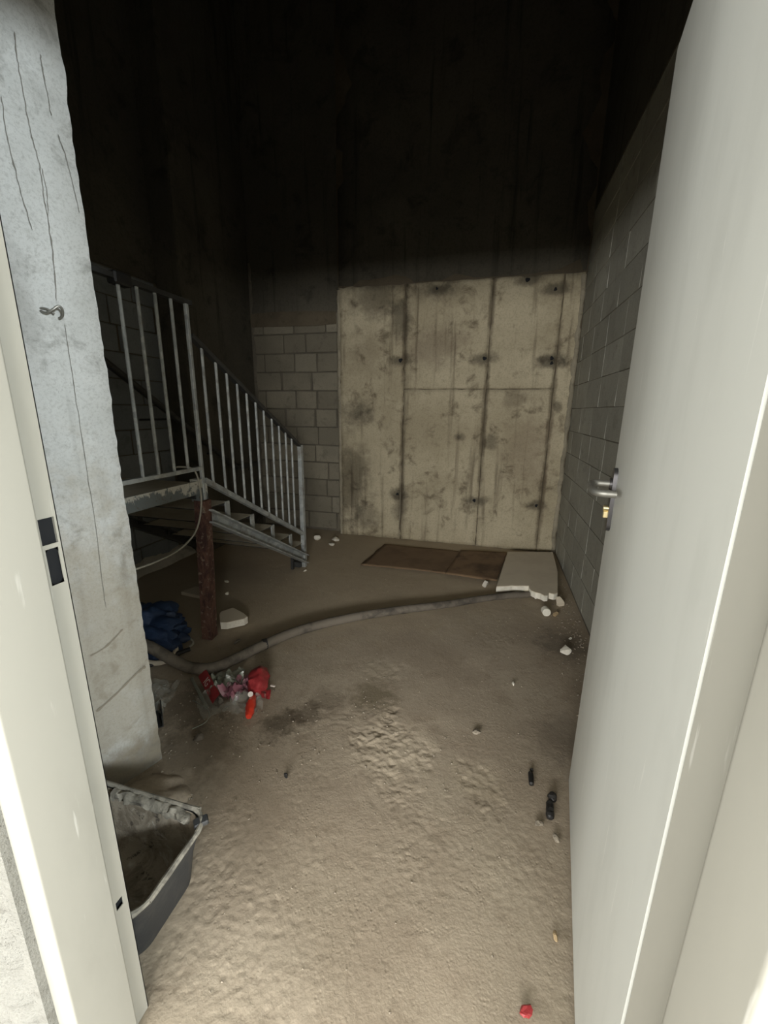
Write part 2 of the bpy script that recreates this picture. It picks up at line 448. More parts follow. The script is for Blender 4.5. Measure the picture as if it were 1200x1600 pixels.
# ------------------------------------------------------------------ setting: floor
ROOM = dict(xl=-2.60, xr=0.62, yb=3.83, yf=0.44, top=4.6)
def make_floor():
    xs = np.concatenate([np.arange(-2.72, -1.25, 0.012), np.arange(-1.25, 0.42, 0.005), np.arange(0.42, 0.765, 0.01)])
    ys = np.concatenate([np.arange(0.30, 0.46, 0.02), np.arange(0.46, 1.70, 0.005), np.arange(1.70, 2.6, 0.008), np.arange(2.6, 4.02, 0.014)])
    X, Y = np.meshgrid(xs, ys)
    z = 0.004 * fbm(X * 1.8, Y * 1.8, 3, 1)
    rough_map = np.clip(0.6 + 1.1 * fbm(X * 2.4, Y * 2.4, 3, 11), 0.12, 1.5)
    near = np.clip((1.9 - Y + 0.3 * X) / 1.1, 0.10, 1.0)
    left = np.clip(0.75 - 0.6 * X, 0.6, 1.25)
    amp = rough_map * near * left
    z += 0.0018 * amp * perlin(X * 75, Y * 75, 21) + 0.0010 * amp * perlin(X * 52, Y * 52, 22)
    z += 0.0008 * amp * fbm(X * 20, Y * 20, 2, 25, 0.5)
    pk = perlin(X * 46, Y * 46, 33)
    z -= 0.0035 * amp * np.clip(pk - 0.30, 0, 1) * 3.0
    pk = perlin(X * 58, Y * 58, 36)
    z += 0.0030 * amp * np.clip(pk - 0.34, 0, 1) * 3.0
    # chipped, broken-up patches
    for cx, cy, r, a in [(-0.27, 1.25, 0.17, 1.0), (-0.42, 1.40, 0.13, 0.55), (-0.45, 1.72, 0.11, 0.6), (0.03, 1.21, 0.09, 0.8), (0.10, 1.14, 0.05, 0.7), (-0.62, 1.34, 0.12, 0.4), (-0.72, 0.72, 0.16, 0.5), (0.10, 2.17, 0.09, 0.4), (-0.12, 0.95, 0.10, 0.35)]:
        d = np.hypot(X - cx, Y - cy) / r + 0.8 * fbm(X * 8, Y * 8, 3, 41)
        m = np.clip((1.2 - d) * 1.6, 0, 1)
        m = m * m * (3 - 2 * m)
        flakes = np.floor(fbm(X * 22, Y * 22, 3, 51) * 4) / 4
        z += a * m * (0.0042 * flakes + 0.0022 * fbm(X * 70, Y * 70, 2, 61) - 0.001)
    nx, ny = len(xs), len(ys)
    me = bpy.data.meshes.new('floor')
    co = np.stack([X, Y, z - 0.002], -1).reshape(-1, 3)
    idx = np.arange(nx * ny).reshape(ny, nx)
    q = np.stack([idx[:-1, :-1], idx[:-1, 1:], idx[1:, 1:], idx[1:, :-1]], -1).reshape(-1, 4)
    me.vertices.add(len(co)); me.vertices.foreach_set('co', co.ravel())
    me.loops.add(q.size); me.loops.foreach_set('vertex_index', q.ravel())
    me.polygons.add(len(q)); me.polygons.foreach_set('loop_start', np.arange(0, q.size, 4))
    me.polygons.foreach_set('loop_total', np.full(len(q), 4))
    me.update(calc_edges=True); me.validate()
    me.materials.append(M['floor'])
    me.polygons.foreach_set('use_smooth', [True] * len(q))
    return tag(link('floor', me), 'rough dusty brown-grey screed floor with chipped patches', kind='structure')
make_floor()

# ------------------------------------------------------------------ walls of blocks
def chamfer_block(name, lx, ly, lz, mat, c=0.006, seed=0):
    rnd = random.Random(seed)
    mb = MB().box(-lx / 2, lx / 2, -ly / 2, ly / 2, -lz / 2, lz / 2, c)
    mb.v = [tuple(q + rnd.uniform(-0.0022, 0.0022) for q in v) for v in mb.v]
    me = bpy.data.meshes.new(name)
    me.from_pydata(mb.v, [], mb.f)
    me.materials.append(mat)
    return me

def block_wall(parent, axis, a0, a1, z0, courses, ch, bl, face, depth, mat, sgn, seed, joint=0.010, jit=0.006, cham=0.005, vj=1.0):
    """courses of blocks on a wall; axis 'x' or 'y' is the running direction, face the plane the blocks reach, sgn the side the wall body lies on"""
    rnd = random.Random(seed)
    lib = {}
    for k in range(courses):
        zc = z0 + (k + 0.5) * ch
        s = a0 - (bl * 0.5 if k % 2 else 0.0) + rnd.uniform(-0.03, 0.03)
        while s < a1 - 0.03:
            L = bl * rnd.choice([1, 1, 1, 1, 0.72])
            e = s + L
            b0, b1 = max(s, a0), min(e, a1)
            s = e
            w = math.floor((b1 - b0 - joint * vj * rnd.choice([0.8, 1.0, 1.0, 1.9])) / 0.004) * 0.004
            if w < 0.03:
                continue
            key = (w, rnd.randint(0, 2))
            hz = ch - joint * 0.75
            if key not in lib:
                lib[key] = chamfer_block('block', w, depth, hz, mat, cham, len(lib)) if axis == 'x' else chamfer_block('block', depth, w, hz, mat, cham, len(lib))
            o = link('block', lib[key], parent)
            off = face + sgn * depth / 2 + sgn * rnd.uniform(0, jit)
            m = (b0 + b1) / 2
            o.location = (m, off, zc) if axis == 'x' else (off, m, zc)
            o.rotation_euler = tuple(rnd.uniform(-.6, .6) * jit for _ in range(3))

# right wall
wr = MB().box(0.6212, 0.82, 0.30, 4.05, -0.05, 4.7).build('wall_right', M['mortar'])
tag(wr, 'grey block wall behind the open door', kind='structure')
block_wall(wr, 'y', 0.45, 3.825, 0.015, 15, 0.181, 0.38, 0.618, 0.05, M['block_right'], 1, 3, 0.007, 0.001, 0.0015, 0.2)
MB().box(0.615, 0.64, 0.44, 3.83, 2.735, 4.6).build('shaded_upper_concrete', M['upper'], wr)
# left wall
wl = MB().box(-2.80, -2.612, 0.30, 4.05, -0.05, 4.7).build('wall_left', M['mortar'])
tag(wl, 'dark block wall beside the stairs', kind='structure')
block_wall(wl, 'y', 0.45, 2.9, 0.0, 12, 0.181, 0.40, -2.60, 0.05, M['block_left'], -1, 5, 0.011)
MB().box(-2.63, -2.60, 0.44, 3.83, 2.176, 4.6).build('shaded_upper_concrete', M['upper'], wl)  # dark sheet replaces the upper courses, standing for the shade there
# back wall: mortar body, block bay at the left, cast bay with formwork panels at the right
wb = MB().box(-2.8, 0.82, 3.915, 4.08, -0.05, 4.7).build('wall_back', M['mortar'])
tag(wb, 'far wall, part blocks and part cast concrete with formwork seams', kind='structure')
block_wall(wb, 'x', -2.42, -1.475, 0.02, 12, 0.176, 0.33, 3.895, 0.05, M['block_back'], 1, 9, 0.012)
MB().box(-2.42, -1.47, 3.895, 3.93, 2.135, 4.6).build('shaded_upper_concrete', M['upper'], wb)
MB().box(-1.46, 0.632, 3.8365, 3.93, 0.0, 4.6).build('joint_body', M['joint'], wb)

def panel(name, x0, x1, z0, z1, y, mat, parent, ragged=0.004, seed=0, nx=14, nz=40, amp=0.003):
    """a cast panel face with slightly wavy edges and surface"""
    v, f = [], []
    for j in range(nz + 1):
        for i in range(nx + 1):
            x = x0 + (x1 - x0) * i / nx
            z = z0 + (z1 - z0) * j / nz
            if i in (0, nx):
                x += ragged * noise.noise((seed * 3.1 + i, z * 14, 0.3)) * 1.5
            if j in (0, nz):
                z += ragged * noise.noise((x * 14, seed * 2.7 + j, 0.8))
            yy = y + amp * noise.noise((x * 3 + seed, z * 3, 1.7)) + 0.0012 * noise.noise((x * 25, z * 25, seed))
            if i in (0, nx) or j in (0, nz):
                yy += 0.003
            v.append((x, yy, z))
    w = nx + 1
    for j in range(nz):
        for i in range(nx):
            f.append((j * w + i, j * w + i + 1, (j + 1) * w + i + 1, (j + 1) * w + i))
    n0 = len(v)
    ring = [i for i in range(w)] + [j * w + nx for j in range(1, nz + 1)] + [nz * w + i for i in range(nx - 1, -1, -1)] + [j * w for j in range(nz - 1, 0, -1)]
    for k in ring:
        v.append((v[k][0], y + 0.02, v[k][2]))
    L = len(ring)
    for k in range(L):
        f.append((ring[(k + 1) % L], ring[k], n0 + k, n0 + (k + 1) % L))
    return mesh_obj(name, v, f, mat, parent, True)

seams = [-1.448, -0.829, -0.091, 0.458, 0.606]
g = 0.0035
for i in range(4):
    a, b = seams[i] + (0 if i == 0 else g), seams[i + 1] - (0 if i == 3 else g)
    if i in (1, 2):
        panel('concrete_panel', a, b, 0.0, 1.438, 3.829, M['form'], wb, 0.005, i)
        panel('concrete_panel', a, b, 1.443, 2.315, 3.829, M['form'], wb, 0.005, i + 10)
    else:
        panel('concrete_panel', a, b, 0.0, 2.315, 3.829, M['form'], wb, 0.005 if i else 0.014, i)
panel('shaded_upper_concrete', -1.45, 0.612, 2.33, 4.6, 3.834, M['upper'], wb, 0.006, 31, 10, 20)
# raised grout seams beside the panel joints
for k, x in enumerate(seams[1:4]):
    for part, (za, zb) in enumerate([(0.02, 0.75), (0.8, 1.5), (1.55, 2.2)]):
        mb = MB()
        pts = []
        n = 26
        for j in range(n + 1):
            z = za + (zb - za) * j / n
            pts.append((x + 0.007 * noise.noise((k * 5 + 0.3, z * 5, 2)) - 0.01, 3.829, z))
        rr = [max(0.0015, 0.0035 + 0.006 * noise.noise((k * 9.0, p[2] * 8, 4.4))) * (0.3 if j in (0, n) else 1) for j, p in enumerate(pts)]
        mb.tube(pts, rr, 6).build('grout_seam', M['pale_mortar'] if part == 0 and k == 0 else M['form'], wb, True)
# formwork tie holes: proud dark discs, the hole's shade put into the colour
for i, (x, z) in enumerate(TIES):
    r = (0.016, 0.015, 0.014, 0.012, 0.012, 0.014, 0.012, 0.016, 0.010, 0.012)[i]
    v, f = [], []
    S = 12
    for rr, yy in ((r * 1.15, 3.836), (r * 1.05, 3.8245), (r * 0.7, 3.8235)):
        for k in range(S):
            a = 2 * math.pi * k / S
            w = 1 + 0.16 * math.sin(3 * a + i) + 0.1 * math.sin(2 * a + 2 * i)
            v.append((x + rr * w * math.cos(a), yy, z + rr * w * math.sin(a)))
    for q in range(2):
        for k in range(S):
            f.append((q * S + k, q * S + (k + 1) % S, (q + 1) * S + (k + 1) % S, (q + 1) * S + k))
    f.append(tuple(2 * S + k for k in range(S)))
    th = mesh_obj('tie_hole', v, f, M['hole'], wb, True)
# ragged mortar along both edges of the cast bay
def ragged_strip(name, xa, xb, y, z0, z1, mat, parent, seed, amp=0.02):
    v, f = [], []
    n = 90
    for j in range(n + 1):
        z = z0 + (z1 - z0) * j / n
        w0 = amp * noise.noise((seed, z * 9, 0)) + 0.3 * amp * noise.noise((seed, z * 40, 0))
        w1 = amp * noise.noise((seed + 7, z * 9, 0)) + 0.3 * amp * noise.noise((seed, z * 40, 5))
        d = 0.006 * noise.noise((seed + 3, z * 16, 0))
        v += [(xa + w0, y + 0.03, z), (xa + w0 + 0.006, y - 0.004 + d, z), ((xa + xb) / 2, y - 0.010 + d, z), (xb + w1 - 0.006, y - 0.006 - d, z), (xb + w1, y + 0.03, z)]
    for j in range(n):
        for i in range(4):
            f.append((j * 5 + i, j * 5 + i + 1, j * 5 + i + 6, j * 5 + i + 5))
    return mesh_obj(name, v, f, mat, parent, True)
ragged_strip('mortar_edge', -1.478, -1.435, 3.836, 0.0, 2.3, M['pale_mortar'], wb, 2.2, 0.012)
ragged_strip('mortar_edge', 0.575, 0.622, 3.832, 0.0, 2.3, M['pale_mortar'], wb, 5.9, 0.016)
ragged_strip('mortar_edge', -2.425, -2.365, 3.90, 0.0, 2.6, M['mortar'], wb, 8.1, 0.02)
# smear of mortar over the blocks, one course below the dark band
v = [(-2.40, 3.889, 2.03), (-2.1, 3.885, 2.025), (-1.72, 3.885, 2.02), (-1.5, 3.889, 2.03), (-1.5, 3.889, 2.14), (-1.72, 3.884, 2.15), (-2.1, 3.884, 2.16), (-2.40, 3.889, 2.15)]
mesh_obj('mortar_smear', v, [(0, 1, 6, 7), (1, 2, 5, 6), (2, 3, 4, 5)], M['joint'], wb, True)

# concrete pillar in the far left corner
pl = empty('concrete_pillar', (-2.5, 3.4, 0))
tag(pl, 'dark concrete pillar in far left corner behind the stair railing', 'pillar')
v, f = [], []
def pillar_part(name, prof, z0, z1, nz, mat, parent, amp, seed, origin):
    v, f = [], []
    n = len(prof)
    for j in range(nz + 1):
        z = z0 + (z1 - z0) * j / nz
        for i, (x, y, a) in enumerate(prof):
            d1 = noise.noise((x * 30 + seed, y * 30, z * 34)) * 0.8 + noise.noise((x * 9, y * 9 + seed, z * 5)) * 0.35 - max(0, noise.noise((seed * 3, 1.0, z * 15)) - 0.28) * 3.0
            d2 = noise.noise((x * 30, y * 30 + seed, z * 22 + 9)) * 0.6 + noise.noise((x * 9, y * 9, z * 6 + seed)) * 0.6
            v.append((x + d1 * a - origin[0], y + d2 * a - origin[1], z))
    for j in range(nz):
        for i in range(n):
            f.append((j * n + i, j * n + (i + 1) % n, (j + 1) * n + (i + 1) % n, (j + 1) * n + i))
    f.append(tuple(range(n - 1, -1, -1)))
    f.append(tuple(nz * n + i for i in range(n)))
    return mesh_obj(name, v, f, mat, parent, False)
prof = [(-2.60, 3.89, 0), (-2.60, 2.92, 0), (-2.40, 2.92, .003), (-2.385, 2.925, .006), (-2.38, 2.94, .006), (-2.38, 3.1, .003), (-2.38, 3.4, .003), (-2.385, 3.7, .003), (-2.40, 3.89, 0)]
pillar_part('shaft', prof, 0, 4.6, 120, M['upper'], pl, 0, 3.3, (-2.5, 3.4))

# ceiling and front wall with the door opening
tag(MB().box(-2.8, 0.82, 0.30, 4.08, 4.6, 4.75).build('ceiling', M['upper']), 'dark concrete ceiling high above', kind='structure')
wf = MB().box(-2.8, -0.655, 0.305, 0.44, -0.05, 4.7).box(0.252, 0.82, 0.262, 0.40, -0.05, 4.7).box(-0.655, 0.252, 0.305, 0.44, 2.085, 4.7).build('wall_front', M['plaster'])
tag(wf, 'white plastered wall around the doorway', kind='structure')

# near pier of fair-faced concrete to the left of the doorway
PA, PB = Vector((-1.086, 0.992)), Vector((-1.30, 0.445))
pd = (PB - PA).normalized()
pn = Vector((-pd.y, pd.x))           # points to the doorway side
if pn.x < 0: pn = -pn
pier = empty('concrete_pier', (-1.3, 0.8, 0))
tag(pier, 'tall pale grey concrete pier with cracks and a chipped edge beside the left door jamb', 'pillar')
prof = []
for k in range(14):
    q = PB + (PA - PB) * (k / 14.0)
    prof.append((q.x, q.y, 0.0015))
e1 = PA + pd * 0.012; 
prof += [(e1.x, e1.y, 0.0025), (PA.x - 0.001, PA.y + 0.001, 0.005), (PA.x - 0.012, PA.y + 0.006, 0.005), (-1.2, 1.0, 0.002), (-1.62, 1.0, 0), (-1.62, 0.445, 0)]
pillar_part('shaft', prof, 0, 4.6, 420, M['pier'], pier, 0, 1.4, (-1.3, 0.8))

def on_face(s, z, out=0.0):
    q = PA + pd * s + pn * out
    return Vector((q.x + 1.3, q.y - 0.8, z))
def ribbon(name, pts, w, mat, parent, out=0.003, seed=0):
    pts = smooth_path([(s, z, 0) for s, z in pts], 10)
    mb = MB()
    v, f = [], []
    n = len(pts)
    for i, p in enumerate(pts):
        t = (pts[min(i + 1, n - 1)] - pts[max(i - 1, 0)])
        t = Vector((t.x, t.y)).normalized()
        s = Vector((-t.y, t.x))
        ww = w * (0.35 + 0.9 * abs(noise.noise((i * 0.23 + seed, seed, 0)))) * (0.15 if i in (0, n - 1) else 1)
        jit = 0.0022 * noise.noise((i * 0.4, seed * 3.0, 1))
        for sg in (-1, 1):
            v.append(on_face(p.x + s.x * ww * sg + jit, p.y + s.y * ww * sg, out))
    for i in range(n - 1):
        f.append((2 * i, 2 * i + 1, 2 * i + 3, 2 * i + 2))
    return mesh_obj(name, v, f, mat, parent)
cracks = [([(0.09, 2.073), (0.093, 2.018), (0.092, 1.965), (0.091, 1.897), (0.088, 1.86), (0.083, 1.813), (0.085, 1.748), (0.084, 1.70), (0.086, 1.621), (0.094, 1.515)], .0032),
          ([(0.080, 1.814), (0.077, 1.764), (0.083, 1.707)], .0022), ([(0.046, 2.057), (0.045, 2.014), (0.043, 1.977), (0.042, 1.937)], .003),
          ([(0.034, 1.903), (0.024, 1.86), (0.017, 1.801), (0.012, 1.74)], .0026), ([(0.135, 1.931), (0.138, 1.857), (0.134, 1.795), (0.129, 1.732), (0.12, 1.667)], .003),
          ([(0.085, 1.463), (0.086, 1.343), (0.087, 1.276), (0.088, 1.136), (0.089, 1.054), (0.09, 0.892), (0.096, 0.751), (0.098, 0.646)], .0024)]
for i, (p, w) in enumerate(cracks):
    ribbon('crack', p, w * 0.62, M['crack'], pier, 0.0028, i + 1)
for i, (p, w) in enumerate([([(0.16, 0.511), (0.115, 0.521), (0.061, 0.558)], .007), ([(0.17, 0.318), (0.112, 0.344), (0.049, 0.38), (0.012, 0.395)], .009)]):
    ribbon('rub_mark', p, w * 0.8, M['rubmark'], pier, 0.0026, i + 30)
# bent wire hook anchored in the pier
hk = empty('wire_hook', tuple(on_face(0.112, 1.488, 0) + Vector((-1.3, 0.8, 0))))
tag(hk, 'bent steel wire hook sticking out of the concrete pier', 'hook')
def hf(s, z, out): return Vector((pd.x * s + pn.x * out, pd.y * s + pn.y * out, z))
MB().tube(smooth_path([hf(0.02, -0.004, 0.001), hf(0.012, -0.008, 0.012), hf(0.0, 0.0, 0.022), hf(-0.012, 0.010, 0.026), hf(-0.020, 0.004, 0.024), hf(-0.021, -0.010, 0.016), hf(-0.016, -0.016, 0.006)], 6), 0.0032, 8).build('hook_wire', M['alu'], hk, True)
MB().tube(smooth_path([hf(0.022, 0.002, -0.004), hf(0.008, 0.002, 0.006), hf(-0.006, -0.008, 0.010)], 5), 0.003, 8).build('wire_end', M['alu'], hk, True)

# ------------------------------------------------------------------ corridor behind the camera
XA, XB, YC = -2.8, 3.0, -4.45
tag(MB().box(XA, XB, YC, 0.34, -0.12, -0.012).build('floor_corridor', M['corr_floor']), 'bare hall floor', kind='structure')
tag(MB().box(XA, XB, YC, 0.30, 2.45, 2.6).build('ceiling_corridor', M['corridor']), 'grey hall ceiling', kind='structure')
tag(MB().box(XA - .15, XA, YC, -2.15, -0.1, 2.6).box(XA - .15, XA, -0.85, 0.305, -0.1, 2.6).box(XA - .15, XA, -2.15, -0.85, -0.1, 0.88).box(XA - .15, XA, -2.15, -0.85, 1.42, 2.6).build('wall_corridor_left', M['corridor']), 'hall side wall with an assumed window', kind='structure')
tag(MB().box(XB, XB + .15, YC, -1.97, -0.1, 2.6).box(XB, XB + .15, -1.03, 0.40, -0.1, 2.6).box(XB, XB + .15, -1.97, -1.03, -0.1, 1.59).box(XB, XB + .15, -1.97, -1.03, 2.13, 2.6).build('wall_corridor_right', M['corridor']), 'grey hall side wall with a small assumed window', kind='structure')
tag(MB().box(0.82, XB, 0.262, 0.40, -0.05, 2.6).build('wall_corridor_front', M['corridor']), 'grey hall wall beside the doorway', kind='structure')
tag(MB().box(XA - .15, XB + .15, YC - .15, YC, -0.1, 1.36).box(XA - .15, XB + .15, YC - .15, YC, 2.0, 2.6).box(XA - .15, -2.62, YC - .15, YC, 1.36, 2.0).box(2.82, XB + .15, YC - .15, YC, 1.36, 2.0).build('wall_corridor_back', M['corridor']), 'grey hall wall with an assumed strip window opposite the doorway', kind='structure')
w1 = empty('assumed_window_1', (0.1, YC - 0.08, 1.36)); tag(w1, 'assumed strip window in the unseen hall wall opposite the doorway', kind='structure')
MB().box(-2.72, 2.72, -.03, .03, 0, .03).box(-2.72, 2.72, -.03, .03, .61, .64).box(-2.72, -2.69, -.03, .03, .03, .61).box(2.69, 2.72, -.03, .03, .03, .61).build('window_frame', M['frame'], w1)  # hall windows are added around the area lights, unseen behind the camera
w2 = empty('assumed_window_2', (XB + 0.08, -1.50, 1.59)); tag(w2, 'small assumed window in the unseen hall side wall', kind='structure')
MB().box(-.03, .03, -.47, .47, 0, .03).box(-.03, .03, -.47, .47, .51, .54).box(-.03, .03, -.47, -.44, .03, .51).box(-.03, .03, .44, .47, .03, .51).build('window_frame', M['frame'], w2)
w3 = empty('assumed_window_3', (XA - 0.08, -1.50, 0.88)); tag(w3, 'assumed window in the unseen hall side wall left of the doorway', kind='structure')
MB().box(-.03, .03, -.65, .65, 0, .03).box(-.03, .03, -.65, .65, .51, .54).box(-.03, .03, -.65, -.62, .03, .51).box(-.03, .03, .62, .65, .03, .51).build('window_frame', M['frame'], w3)

# ------------------------------------------------------------------ steel door frame
fr = empty('trim_1', (0, 0, 0)); tag(fr, 'cream painted steel door frame with latch holes', kind='structure')
HT = 2.05
def rounded(poly, idx, r, seg=4):
    out = []
    n = len(poly)
    for i, p in enumerate(poly):
        if i not in idx:
            out.append(p); continue
        p = Vector(p); a = Vector(poly[i - 1]); b = Vector(poly[(i + 1) % n])
        da, db = (a - p).normalized(), (b - p).normalized()
        s, e = p + da * r, p + db * r
        for k in range(seg + 1):
            t = k / seg
            q = s * (1 - t) ** 2 + p * 2 * t * (1 - t) + e * t * t
            out.append((q.x, q.y))
    return out
left = [(-0.68, 0.318), (-0.612, 0.318), (-0.612, 0.414), (-0.648, 0.414), (-0.648, 0.452), (-0.68, 0.452)]
MB().prism(rounded(left, (1, 2), 0.004), 0, HT + 0.04).build('jamb', M['frame'], fr, True)
right = [(0.27, 0.252), (0.204, 0.252), (0.204, 0.338), (0.222, 0.346), (0.2225, 0.431), (0.27, 0.431)]
MB().prism(rounded(right[::-1], (2, 3, 4), 0.006), 0, HT + 0.04).build('jamb', M['frame'], fr, True)
MB().box(-0.612, 0.204, 0.30, 0.414, HT, HT + 0.05).box(-0.63, 0.222, 0.414, 0.45, HT + 0.018, HT + 0.05).build('frame_head', M['frame'], fr)
# rebate strip with latch, bolt and fixing holes on the strike side
def strip_with_holes():
    y0, y1, xf = 0.414, 0.452, -0.628
    rects = [(1.050, 1.090, 0.424, 0.4475), (0.986, 1.043, 0.4265, 0.4455), (0.316, 0.336, 0.427, 0.441)]
    zs = sorted(set([0, HT] + [q for r in rects for q in r[:2]] + [1.044, 0.9825]))
    ys = sorted(set([y0, y1] + [q for r in rects for q in r[2:]]))
    mb = MB()
    for a, b in zip(zs[:-1], zs[1:]):
        for c, d in zip(ys[:-1], ys[1:]):
            zm, ym = (a + b) / 2, (c + d) / 2
            if any(r[0] < zm < r[1] and r[2] < ym < r[3] for r in rects):
                continue
            mb.box(xf - 0.0015, xf, c, d, a, b)
    # rounded corners for the bolt hole
    for zz, sg in ((1.043, -1), (0.986, 1)):
        for yy, sy in ((0.4265, 1), (0.4455, -1)):
            pts = [(yy, zz)] + [(yy + sy * 0.0085 * (1 - math.cos(a)), zz + sg * 0.0085 * (1 - math.sin(a))) for a in [0, .4, .8, 1.2, 1.57]]
            v = [(xf - 0.0004, p[0], p[1]) for p in pts]
            mb.add(v, [tuple(range(6))]).add(v, [tuple(range(5, -1, -1))])
    mb.box(xf - 0.02, xf, 0.4505, 0.452, 0, HT)
    return mb.build('strike_strip', M['frame'], fr)
strip_with_holes()
MB().box(-0.6475, -0.636, 0.415, 0.4500, 0.3, 1.12).build('lock_pocket', M['hole'], fr)  # dark box close behind the holes, painting their inner shade
# rough plaster bead between frame and wall on the corridor side
def bead(x0, x1, y, z0, z1, seed):
    v, f = [], []
    nx, nz = 10, 260
    for j in range(nz + 1):
        z = z0 + (z1 - z0) * j / nz
        for i in range(nx + 1):
            t = i / nx
            x = x0 + (x1 - x0) * t + (0.01 * noise.noise((z * 12, seed, 0)) + .004 * noise.noise((z * 50, seed, 0)) if i == nx else 0)
            d = 0.012 * noise.noise((x * 22, z * 22, seed)) + 0.006 * noise.noise((x * 70, z * 70, seed))
            if t > 0.75:
                d -= 0.016 * (t - 0.75) * 4 * (0.6 + noise.noise((z * 20, seed, 3)))
            v.append((x, y - 0.006 - d if i < nx else y + 0.008, z))
    w = nx + 1
    for j in range(nz):
        for i in range(nx):
            f.append((j * w + i, j * w + i + 1, (j + 1) * w + i + 1, (j + 1) * w + i))
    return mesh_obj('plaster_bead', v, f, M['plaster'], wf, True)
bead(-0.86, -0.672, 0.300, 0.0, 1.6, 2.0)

# ------------------------------------------------------------------ open steel door
hinge, free = Vector((0.2235, 0.436)), Vector((0.34, 1.286))
W = (free - hinge).length
ang = math.atan2(free.y - hinge.y, free.x - hinge.x)
door = empty('door_1', (hinge.x, hinge.y, 0), ang)
tag(door, 'cream steel door standing open into the room', kind='structure')
# local x runs from hinge to free edge, local y>0 is the visible face side
ZT = 2.056
MB().box(0.004, W, -0.046, 0.0, 0.008, ZT, 0.0025).build('leaf', M['door'], door)
MB().box(0.0, W + 0.0, -0.052, -0.046, 0.008, ZT + 0.012, 0.001).build('rear_flange', M['door'], door)
def capsule(cx, cz, hw, hh, y0, y1, seg=8):
    pts = []
    for k in range(seg + 1):
        a = math.pi * k / seg
        pts.append((cx + hw * math.cos(a), cz + hh - hw + hw * math.sin(a)))
    for k in range(seg + 1):
        a = math.pi + math.pi * k / seg
        pts.append((cx + hw * math.cos(a), cz - hh + hw + hw * math.sin(a)))
    n = len(pts)
    v = [(x, y0, z) for x, z in pts] + [(x, y1, z) for x, z in pts]
    f = [tuple(range(n)), tuple(range(2 * n - 1, n - 1, -1))] + [(i, n + i, n + (i + 1) % n, (i + 1) % n) for i in range(n)]
    return v, f
hx = W - 0.062
pv, pf = capsule(hx, 1.018, 0.02, 0.088, 0.0, 0.010)
MB().add(pv, pf).build('handle_plate', M['plate'], door, True)
hz = 1.062
lev = smooth_path([(hx, 0.008, hz), (hx, 0.030, hz), (hx - 0.002, 0.050, hz), (hx - 0.016, 0.062, hz - .001), (hx - 0.05, 0.064, hz - 0.002), (hx - 0.09, 0.063, hz - 0.004), (hx - 0.115, 0.058, hz - 0.005), (hx - 0.128, 0.045, hz - 0.006), (hx - 0.13, 0.025, hz - 0.006), (hx - 0.13, 0.012, hz - 0.006)], 6)
MB().tube(lev, 0.0095, 12).build('lever', M['alu'], door, True)
MB().tube([(hx, 0.008, hz), (hx, 0.016, hz)], 0.016, 16).build('lever_collar', M['plate'], door, True)
cyl = MB().tube([(hx, 0.008, 0.994), (hx, 0.022, 0.994)], 0.0085, 14).build('key_cylinder', M['brass'], door, True)
MB().box(hx - 0.005, hx + 0.005, 0.006, 0.0215, 0.966, 0.986, 0.002).build('cylinder_tail', M['brass'], cyl)
MB().box(W - 0.0005, W + 0.0012, -0.034, -0.012, 0.90, 1.14).build('lock_forend', M['alu'], door)

# ------------------------------------------------------------------ steel stairs with landing
SX, SXL = -1.42, -2.31
st = empty('metal_stairs', (SX, 1.75, 0))
tag(st, 'galvanised steel stair flight with landing and bar railing at the left', 'stairs')
O = Vector((SX, 1.75, 0))
def P(x, y, z): return (x - O.x, y - O.y, z)
def bx(mb, x0, x1, y0, y1, z0, z1, c=0): return mb.box(x0 - O.x, x1 - O.x, y0 - O.y, y1 - O.y, z0, z1, c)
# landing deck and its edge channel
bx(MB(), SXL, SX - 0.012, 1.02, 1.745, 0.868, 0.882).build('landing_deck', M['tread'], st)
ch = MB()
bx(ch, SX - 0.012, SX, 1.02, 1.735, 0.826, 0.893)
bx(ch, SX - 0.05, SX - 0.012, 1.02, 1.735, 0.826, 0.834)
ch.build('edge_channel', M['flake'], st)
bx(MB(), SXL, SXL + 0.012, 1.02, 1.745, 0.80, 0.893).build('edge_channel', M['dark_steel'], st)
bx(MB(), SXL, SX - 0.02, 1.72, 1.745, 0.80, 0.866).build('cross_channel', M['dark_steel'], st)
bx(MB(), SX - 0.05, SX + 0.004, 1.728, 1.79, 0.785, 0.90, 0.002).build('corner_bracket', M['flake'], st)
# rusty support leg, slightly out of plumb
lg = MB().bar(P(-1.427, 1.757, 0.79), P(-1.462, 1.752, 0.0), 0.062, 0.058)
lg.build('support_leg', M['rust'], st)
MB().bar(P(-1.456, 1.775, 0.78), P(-1.492, 1.770, 0.02), 0.012, 0.05).build('leg_flange', M['galv'], st)
# railing on the landing
bx(MB(), SX - 0.014, SX + 0.010, 1.02, 1.752, 0.946, 0.964).build('bottom_rail', M['galv'], st)
bx(MB(), SX - 0.016, SX + 0.014, 1.02, 1.79, 1.716, 1.735).build('top_rail', M['dark_steel'], st)
for y in (1.398, 1.485, 1.578, 1.668):
    MB().tube([P(SX, y, 0.96), P(SX, y, 1.72)], 0.0075, 8).build('baluster', M['galv'], st, True)
bx(MB(), SX - 0.008, SX + 0.008, 1.754, 1.772, 0.79, 1.73, 0.002).build('railing_post', M['galv'], st)
bx(MB(), SX - 0.024, SX + 0.022, 1.37, 1.45, 1.70, 1.745, 0.006).build('rail_clamp', M['black'], st)
